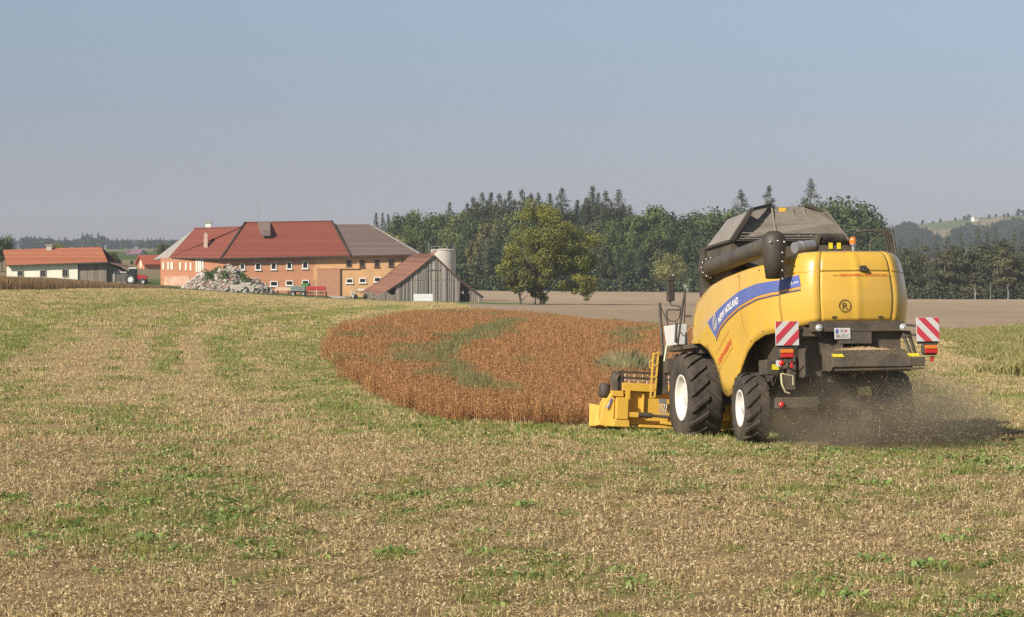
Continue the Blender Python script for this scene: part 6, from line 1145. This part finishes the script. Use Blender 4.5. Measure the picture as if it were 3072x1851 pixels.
# wheels: tyre with chevron lugs, white dished rim
def wheel(name, c, R_, W_, rimR, nl, side, lab, steer=0.):
    e = empty(name, c, (0, 0, steer), CMB); e['label'] = lab; h = W_ / 2; b_ = rimR
    prof_ = [(b_, -h * .80), (b_ + .05 * R_, -h * .92), (b_ + (R_ - b_) * .5, -h * 1.0), (R_ * .915, -h * .97), (R_ * .945, -h * .80), (R_ * .955, -h * .4), (R_ * .957, 0), (R_ * .955, h * .4), (R_ * .945, h * .80), (R_ * .915, h * .97), (b_ + (R_ - b_) * .5, h), (b_ + .05 * R_, h * .92), (b_, h * .80)]
    mb = MB(); mb.lathe(prof_, 56); da = 2 * math.pi / nl
    for sg in (-1, 1):
        for i in range(nl):
            a0 = i * da + (da / 2 if sg > 0 else 0); V = []; ks = 6
            for k in range(ks + 1):
                t = k / ks; x = sg * (-.06 * h + t * h * 1.05); an = a0 - t * da * .80 - t * t * .02; rb_ = R_ * (.92 if t < .9 else .89); rt = R_ * (1.008 - .012 * t - (.045 * max(0, t - .82) / .18)); w0 = .060 + .012 * t; w1 = .040 + .008 * t
                for rr, w_ in ((rb_, -w0), (rt, -w1), (rt, w1), (rb_, w0)): ang = an + w_ * (.925 / R_) ** .5; V.append((x, -rr * math.cos(ang), rr * math.sin(ang)))
            fs = [(0, 1, 2, 3), (ks * 4 + 3, ks * 4 + 2, ks * 4 + 1, ks * 4)]
            for k in range(ks): fs += [(k * 4 + j, k * 4 + j + 4, k * 4 + (j + 1) % 4 + 4, k * 4 + (j + 1) % 4) for j in range(4)]
            mb.add(V, fs)
    mb.obj('tyre', M_RUB, e)
    s = side; mb = MB(); mb.lathe([(b_ + .012, s * h * .86), (b_ + .02, s * h * .92), (b_ - .015, s * h * .93), (b_ - .035, s * h * .82), (b_ - .06, s * h * .55), (b_ * .72, s * h * .44), (b_ * .62, s * h * .50), (b_ * .36, s * h * .52), (b_ * .33, s * h * .40), (b_ * .30, s * h * .62), (.10, s * h * .66), (.001, s * h * .66)], 40); rim = mb.obj('rim', M_RIM, e)
    mb = MB()
    for k in range(10): a = k * math.pi / 5; mb.lathe([(.001, s * (h * .52 + .03)), (.018, s * (h * .52 + .03)), (.02, s * h * .5)], 6, (0, b_ * .47 * math.cos(a), b_ * .47 * math.sin(a)), 'x')
    # wheel nuts stay part of the rim
    nm = mb.obj('rim_nuts', M_STEEL, e)
    mb = MB(); mb.lathe([(b_, -s * h * .85), (b_ * .5, -s * h * .3), (.001, -s * h * .3)], 24); mb.obj('rim_back', M_BLK2, e)
    return e
wheel('front_wheel', (-1.41, 3.75, .925), .935, .68, .455, 17, -1, 'large left drive wheel with white rim'); wheel('front_wheel', (1.41, 3.75, .925), .935, .68, .455, 17, 1, 'large right drive wheel')
wheel('rear_wheel', (-1.39, 0.05, .655), .665, .47, .335, 16, -1, 'smaller left steering wheel with white rim', -.06); wheel('rear_wheel', (1.39, 0.05, .655), .665, .47, .335, 16, 1, 'smaller right steering wheel in the dust', -.06)
mb = MB(); mb.box((0, .05, .72), (2.3, .22, .24)); mb.box((0, .05, .95), (.5, .4, .3)); mb.box((-1.10, .05, .66), (.16, .30, .40)); mb.box((1.10, .05, .66), (.16, .3, .4)); cp(mb, 'rear_axle', M_BLK2, bevel=.02)
mb = MB(); mb.box((0, 3.75, 1.0), (2.2, .45, .45)); mb.box((-.98, 3.75, .9), (.2, .6, .6)); mb.box((.98, 3.75, .9), (.2, .6, .6)); cp(mb, 'front_axle', M_BLK2, bevel=.02)
mb = MB(); mb.box((-1.12, -.42, 1.40), (.36, .45, .28)); bt = cp(mb, 'battery_box', M_BLK2, bevel=.02); mb = MB(); mb.box((-1.12, -.652, 1.40), (.13, .012, .10)); cp(mb, 'warning_sticker', M_YSTK, bt)
mb = MB()
for k, (a, b, c) in enumerate((((-1.15, -.6, 1.3), (-1.25, -.9, 1.05), (-1.1, -1.1, 1.5)), ((-1.0, -.7, 1.35), (-1.3, -1.1, 1.2), (-1.05, -1.4, 1.6)), ((-.9, -.2, .9), (-1.15, -.6, .75), (-.95, -1.0, 1.2)), ((-1.0, -.5, 1.5), (-1.2, -1.2, 1.42), (-1.3, -1.9, 1.7)), ((-.95, -.3, 1.1), (-1.05, -.8, 1.28), (-.9, -1.2, 1.1)))): mb.tube([a, tuple((Vector(a) + Vector(b)) / 2 + Vector((-.03, 0, -.05))), b, c], .016, 6)
cp(mb, 'hydraulic_hoses', M_BLK)
mb = MB(); mb.tube([(-1.24, -1.35, 1.26), (-1.24, -1.37, 1.08), (-1.18, -1.38, .93), (-1.10, -1.38, .90)], .018, 6); mb.tube([(-1.02, -1.35, 1.22), (-1.02, -1.36, 1.05)], .014, 6); mb.tube([(-1.24, -1.35, 1.26), (-1.02, -1.35, 1.22)], .014, 6); cp(mb, 'rear_step', mat('pale_step_tube', (.62, .56, .34), .5), None)
mb = MB(); mb.box((-1.08, -1.3, 1.12), (.20, .12, .30)); mb.box((-1.0, -1.2, 1.45), (.14, .14, .5)); cp(mb, 'step_bracket', M_BLK2)

# cab, platform, ladder, mirrors
mb = MB(); mb.prism([(-.78, 3.35, 1.95), (-.78, 4.85, 1.75), (-.78, 5.0, 2.1), (-.74, 4.8, 3.62), (-.74, 3.35, 3.62)], (1.56, 0, 0)); cab = cp(mb, 'cab', M_GLASS, bevel=.04)
mb = MB(); mb.box((0, 4.05, 3.70), (1.46, 1.5, .14)); cp(mb, 'cab_roof', M_BLK, cab, bevel=.05)
mb = MB(); mb.box((-1.12, 3.42, 3.45), (.42, .34, 1.0)); cp(mb, 'tank_shield', M_BLK, bevel=.03)
mb = MB(); mb.box((-1.30, 4.15, 1.955), (.62, 1.95, .09)); mb.box((-1.2, 3.5, 1.88), (.5, .6, .16)); cp(mb, 'platform', M_BLK2, bevel=.015)
mb = MB(); mb.prism([(-1.66, 4.15, 2.02), (-1.66, 5.05, 2.02), (-1.66, 5.25, 2.46), (-1.66, 4.15, 2.44)], (.22, 0, 0)); cp(mb, 'step_panel', M_WBOX, bevel=.02)
z5a = lambda x, y: ((1940 + x / 4.95), (800 + y / 4.95))
mb = MB()
def mp(x, y, yy):   # photo-measured point on the platform, at a given distance along the machine
    px_, py_ = (1940 + x / 4.95) / 3, (800 + y / 4.95) / 3; dv = Vector(((px_ - HX) / F, 1, -(py_ - HY) / F)); Rm = CMB.rotation_euler.to_matrix().transposed(); lo = Rm @ (Vector((0, 0, CH)) - CMB.location); ldv = Rm @ dv; t = (yy - lo.y) / ldv.y; return lo + ldv * t
mb.tube([mp(295, 760, 5.1), mp(297, 660, 5.1), mp(320, 638, 5.1), mp(520, 640, 4.6)], .02, 6); mb.tube([mp(290, 700, 5.1), mp(320, 900, 5.1), mp(330, 1120, 5.0)], .018, 6); mb.tube([mp(575, 330, 3.95), mp(545, 500, 3.95), mp(500, 850, 3.95), mp(455, 1190, 3.95)], .022, 6); mb.tube([mp(572, 380, 3.9), mp(560, 830, 3.9)], .014, 6); mb.tube([mp(575, 735, 4.1), mp(660, 735, 3.6)], .018, 6); mb.tube([mp(320, 780, 4.9), mp(360, 810, 4.9), mp(430, 810, 4.8), mp(485, 760, 4.7), mp(505, 650, 4.6)], .012, 6); mb.tube([mp(490, 950, 3.95), mp(530, 1010, 3.9), mp(585, 1040, 3.9)], .012, 6); mb.tube([mp(445, 830, 3.95), mp(430, 1130, 3.95)], .028, 6)
cp(mb, 'handrail', M_BLK)
mb = MB(); mb.tube([mp(190, 540, 5.5), mp(215, 900, 5.4), mp(235, 1230, 5.3), mp(240, 1440, 5.3)], .032, 8); mb.tube([mp(215, 610, 5.5), mp(280, 760, 5.3), mp(310, 830, 5.2)], .014, 6); cp(mb, 'folding_post', M_BLK2)
mb = MB(); mb.tube([mp(332, 950, 5.15), mp(262, 1405, 5.15)], .022, 6); cp(mb, 'gas_strut', mat('pale_green_strut', (.62, .68, .50), .4))
mr_ = empty('mirror', (0, 0, 0), parent=CMB)
a, b = mp(292, 230, 4.95), mp(415, 512, 4.95); mb = MB(); mb.box((a + b) / 2, (abs(b.x - a.x), .10, abs(a.z - b.z))); mb.obj('mirror_housing', M_BLK, mr_, bevel=.03)
a, b = mp(315, 130, 4.95), mp(410, 215, 4.95); mb = MB(); mb.box((a + b) / 2, (abs(b.x - a.x) * .9, .12, abs(a.z - b.z))); mb.box(mp(395, 125, 4.85), (.05, .03, .04), 1); mb.obj('mirror_housing', [M_BLK, M_CHROME], mr_, bevel=.02)
mb = MB(); mb.tube([mp(350, 200, 4.97), mp(350, 540, 4.97), mp(370, 575, 4.9), mp(470, 585, 4.75), mp(520, 620, 4.5)], .016, 6); mb.obj('mirror_arm', M_BLK, mr_)
mb = MB(); mb.box(mp(572, 290, 4.4), (.05, .04, .06)); mb.box(mp(590, 345, 4.4), (.07, .05, .07)); cp(mb, 'work_light', M_CHROME)
lad = [Vector((-1.90, 5.2, 1.90)), Vector((-1.79, 5.2, 1.92)), Vector((-2.0, 5.15, .96)), Vector((-1.91, 5.15, .95))]
mb = MB(); mb.bar(lad[0], lad[2], .03, .05); mb.bar(lad[1], lad[3], .03, .05)
for t in (.02, .28, .54, .8, .98): mb.bar(lad[0].lerp(lad[2], t), lad[1].lerp(lad[3], t), .07, .03)
mb.tube([(-1.93, 5.2, 1.75), (-1.985, 5.2, 1.72), (-1.985, 5.2, 1.60), (-1.94, 5.2, 1.56)], .012, 6); cp(mb, 'ladder', M_YEL2)
mb = MB(); mb.prism([(-1.78, 5.25, 1.85), (-1.62, 5.25, 1.85), (-1.58, 5.25, 1.05), (-1.88, 5.25, 1.0)], (0, .12, 0)); mb.box((-1.55, 5.1, 1.62), (.25, .3, .3)); mb.bar((-1.5, 4.9, 1.85), (-1.45, 4.9, 1.5), .1); cp(mb, 'ladder_mount', M_BLK2, bevel=.01)
# feeder house
mb = MB(); mb.prism([(-.62, 4.0, 1.15), (-.62, 5.9, .45), (-.62, 5.9, 1.15), (-.62, 4.0, 1.85)], (1.24, 0, 0)); cp(mb, 'feeder_house', M_YEL2, bevel=.02)

# cutting header
HD = empty('cutting_header', (-2.4, 6.05, .42), (0, math.radians(3.5), 0), CMB); HD['label'] = 'yellow cutting header with a black reel'
def H(x, y, z): return (x + 2.4, y - 6.05, z - .42)
def hpart(mb, name, mats, **k): return mb.obj(name, mats, HD, **k)
mb = MB(); mb.prism([H(-2.3, 6.05, .42), H(2.95, 6.05, .42), H(2.95, 6.05, 1.12), H(-2.3, 6.05, 1.12)], (0, .05, 0)); mb.box(H(.3, 6.0, 1.215), (5.5, .18, .17)); mb.box(H(-2.33, 5.98, .80), (.11, .16, .72)); mb.box(H(-1.97, 6.01, .86), (.05, .07, .48)); mb.box(H(.3, 6.3, .36), (5.4, .5, .05)); mb.box(H(.4, 5.97, .40), (4.9, .12, .06)); hpart(mb, 'back_wall', M_YEL2, bevel=.012)
mb = MB(); mb.box(H(-2.46, 5.92, .75), (.26, .22, .46)); mb.prism([H(-2.62, 5.83, .52), H(-2.30, 5.83, .52), H(-2.28, 5.83, .36), H(-2.64, 5.83, .36)], (0, .25, 0)); mb.box(H(-2.56, 6.05, 1.06), (.26, .36, .12)); hpart(mb, 'drive_cover', M_YEL2, bevel=.015)
mb = MB(); mb.prism([H(-2.62, 5.95, .36), H(-2.62, 5.95, .95), H(-2.62, 6.1, 1.12), H(-2.66, 6.45, 1.08), H(-2.72, 6.75, .80), H(-2.76, 7.0, .42), H(-2.76, 7.0, .33)], (-.05, 0, 0)); mb.prism([H(-2.62, 5.93, .36), H(-2.92, 6.0, .38), H(-2.84, 6.0, .80), H(-2.70, 5.98, 1.06), H(-2.60, 5.95, 1.10)], (0, .06, 0)); sp = hpart(mb, 'end_panel', M_YEL2, bevel=.012)
mb = MB(); mb.prism([H(-2.86, 6.2, .38), H(-3.05, 6.35, .36), H(-3.06, 6.35, .84), H(-2.86, 6.2, .80)], (.02, .05, 0)); mb.prism([H(-3.02, 6.30, .36), H(-2.9, 6.25, .36), H(-2.86, 7.0, .33), H(-2.89, 7.0, .33)], (0, 0, .30)); hpart(mb, 'crop_divider', M_YEL2, bevel=.01)
mb = MB(); mb.prism([H(-2.80, 5.938, .74), H(-2.74, 5.938, .74), H(-2.655, 5.938, .93), H(-2.68, 5.938, .97)], (0, -.012, 0)); hpart(mb, 'blue_badge', M_BLUE); mb = MB(); mb.prism([H(-2.79, 5.925, .75), H(-2.76, 5.925, .75), H(-2.705, 5.925, .86), H(-2.73, 5.925, .88)], (0, -.004, 0)); hpart(mb, 'badge_letters', M_WHT)
mb = MB(); mb.lathe([(.001, -.16), (.08, -.155), (.115, -.11), (.12, .10), (.09, .15), (.001, .16)], 22, H(-2.80, 6.1, 1.12), 'z'); hpart(mb, 'reel_motor', M_BLK)
mb = MB(); mb.box(H(-2.52, 6.2, 1.36), (.10, .30, .28)); mb.tube([H(-2.58, 5.98, 1.5), H(-2.46, 6.0, 1.56), H(-2.42, 6.05, 1.3)], .035, 6); mb.tube([H(-2.62, 5.98, 1.2), H(-2.56, 5.95, 1.42), H(-2.5, 6.0, 1.5)], .03, 6); mb.lathe([(.001, -.05), (.15, -.05), (.16, .05), (.001, .05)], 16, H(-2.56, 6.25, 1.38), 'x'); mb.box(H(-2.60, 6.0, 1.22), (.12, .12, .22)); mb.tube([H(-2.5, 6.0, 1.1), H(-2.55, 6.0, 1.55)], .03, 6); mb.tube([H(-2.44, 6.0, 1.0), H(-2.46, 6.0, 1.5), H(-2.6, 6.1, 1.56)], .02, 6); hpart(mb, 'reel_arm', M_BLK2, bevel=.02)
mb = MB()   # the reel: bars on a six-sided frame
for k in range(6):
    a = k * math.pi / 3 + .35; mb.bar(H(-2.42, 6.75 + .42 * math.cos(a), 1.17 + .40 * math.sin(a)), H(2.85, 6.75 + .42 * math.cos(a), 1.17 + .40 * math.sin(a)), .045, .045)
    for x in (-2.4, -.6, 1.2, 2.8): mb.bar(H(x, 6.75, 1.17), H(x, 6.75 + .42 * math.cos(a), 1.17 + .40 * math.sin(a)), .03, .03)
mb.tube([H(-2.45, 6.75, 1.17), H(2.9, 6.75, 1.17)], .08, 10); re_ = hpart(mb, 'reel', M_BLK)
mb = MB()
for k in range(6):
    a = k * math.pi / 3 + .35
    for j in range(27): x = -2.38 + j * .195; b = Vector(H(x, 6.75 + .42 * math.cos(a), 1.17 + .40 * math.sin(a))); mb.bar(b, b + Vector((0, -.02, -.19)), .018, .018)
o = mb.obj('reel_tines', mat('pale_tines', (.66, .58, .48), .4, var=.1), re_)
mb = MB(); mb.tube([H(-2.1, 5.86, .63), H(-1.80, 5.86, .63)], .058, 14); mb.tube([H(-1.80, 5.86, .63), H(-.75, 5.7, .58)], .032, 10); hpart(mb, 'drive_shaft', M_BLK)
mb = MB(); mb.box(H(-2.22, 5.9, .63), (.25, .12, .11)); mb.bar(H(-1.6, 5.9, .50), H(-.6, 5.85, .40), .05, .07); hpart(mb, 'shaft_guard', M_YEL2, bevel=.01)
mb = MB(); mb.tube([H(-2.3, 6.5, .62), H(2.85, 6.5, .62)], .21, 18); mb.bar(H(-2.7, 7.15, .36), H(2.95, 7.15, .36), .12, .05); hpart(mb, 'auger', M_BLK2)
mb = MB()
for k in range(4): x = -1.63 + k * .045; mb.tube([H(x, 5.9, .97 - k * .02), H(x + .01, 5.86, .86), H(x - .005, 5.88, .70 - .02 * k)], .012, 6)
mb.box(H(-1.57, 5.9, .95), (.16, .1, .09)); mb.tube([H(-1.5, 5.88, .73), H(-1.3, 5.86, .66), H(-1.1, 5.86, .69)], .014, 6); hpart(mb, 'hydraulic_coupling', M_PIPE)
mb = MB(); mb.bar(H(-1.28, 5.85, 1.45), H(-1.26, 5.85, .75), .04, .04); mb.box(H(-1.29, 5.85, 1.15), (.14, .1, .22)); hpart(mb, 'bracket', M_YEL2, bevel=.01)
tag(HD, 'yellow cutting header with a black reel')

# ------------------------------------------------------------------ chaff and dust behind the harvester, haze over the land
MW = Matrix.Translation(CMB.location) @ CMB.rotation_euler.to_matrix().to_4x4()
r = np.random.default_rng(15); k = 9000
P = np.column_stack([r.normal(.4, .8, k), -1.2 - r.gamma(2.0, .9, k), np.abs(r.normal(.35, .42, k))]); P = P[(P[:, 2] < 1.5 - .12 * (P[:, 1] + 1.2) * -1) & (P[:, 1] > -6.5)]
W_ = np.array([tuple(MW @ Vector(p)) for p in P]); W_[:, 2] = np.maximum(W_[:, 2], ground_z(W_[:, 0], W_[:, 1]) + .05)
o = bpy.data.objects.new('flying_chaff', leaf_mesh('flying_chaff', W_, r.normal(0, 1, W_.shape), r.uniform(.010, .026, len(W_)), mixtone([(.42, .33, .20), (.30, .23, .13), (.50, .41, .27)], len(W_), r), M_STRAW, .45)); COL.objects.link(o); tag(o, 'straw chaff flying out below the straw chopper', 'chaff', kind='stuff')
def volume(name, m, mesh_ob, label, cat): mesh_ob.data.materials.append(m); return tag(mesh_ob, label, cat, kind='stuff')
mb = MB(); prof_ = [(math.sin(t), math.cos(t)) for t in np.linspace(0, math.pi, 13)]
mb.lathe([(max(a, .0001), b) for a, b in prof_], 24, axis='z'); dc = mb.obj('dust_cloud', [], None, tuple(MW @ Vector((.5, -1.7, .42))), (0, 0, math.radians(11))); dc.scale = (2.4, 2.2, 1.08)
m = bpy.data.materials.new('flying_dust'); m.use_nodes = True; n = m.node_tree; n.nodes.clear(); L = n.links.new
out = n.nodes.new('ShaderNodeOutputMaterial'); pv = n.nodes.new('ShaderNodeVolumePrincipled'); tc = n.nodes.new('ShaderNodeTexCoord'); nz = n.nodes.new('ShaderNodeTexNoise'); nz.inputs['Scale'].default_value = 1.6; nz.inputs['Detail'].default_value = 4
ln = n.nodes.new('ShaderNodeVectorMath'); ln.operation = 'LENGTH'; L(tc.outputs['Object'], ln.inputs[0]); L(tc.outputs['Object'], nz.inputs['Vector'])
fo = n.nodes.new('ShaderNodeMapRange'); fo.inputs[1].default_value = 1.0; fo.inputs[2].default_value = .15; fo.inputs[3].default_value = 0; fo.inputs[4].default_value = 1; L(ln.outputs['Value'], fo.inputs[0])
nr_ = n.nodes.new('ShaderNodeMapRange'); nr_.inputs[1].default_value = .38; nr_.inputs[2].default_value = .68; nr_.inputs[3].default_value = .25; nr_.inputs[4].default_value = 1.6; L(nz.outputs[0], nr_.inputs[0])
mu = n.nodes.new('ShaderNodeMath'); mu.operation = 'MULTIPLY'; L(fo.outputs[0], mu.inputs[0]); L(nr_.outputs[0], mu.inputs[1]); m2 = n.nodes.new('ShaderNodeMath'); m2.operation = 'MULTIPLY'; L(mu.outputs[0], m2.inputs[0]); m2.inputs[1].default_value = 1.25
L(m2.outputs[0], pv.inputs['Density']); pv.inputs['Color'].default_value = (.84, .70, .50, 1); pv.inputs['Anisotropy'].default_value = .2; L(pv.outputs[0], out.inputs['Volume'])
volume('dust_cloud', m, dc, 'brown dust cloud whirling behind the harvester rear wheels', 'dust')

mb = MB(); mb.box((250, 2150, 26), (5200, 4700, 110)); hz = mb.obj('haze', [], None)
m = bpy.data.materials.new('haze_air'); m.use_nodes = True; n = m.node_tree; n.nodes.clear(); out = n.nodes.new('ShaderNodeOutputMaterial'); pv = n.nodes.new('ShaderNodeVolumePrincipled'); pv.inputs['Density'].default_value = .00018; pv.inputs['Color'].default_value = (.80, .88, 1.0, 1); n.links.new(pv.outputs[0], out.inputs['Volume'])
volume('haze', m, hz, 'pale haze lying over the whole landscape', 'haze')
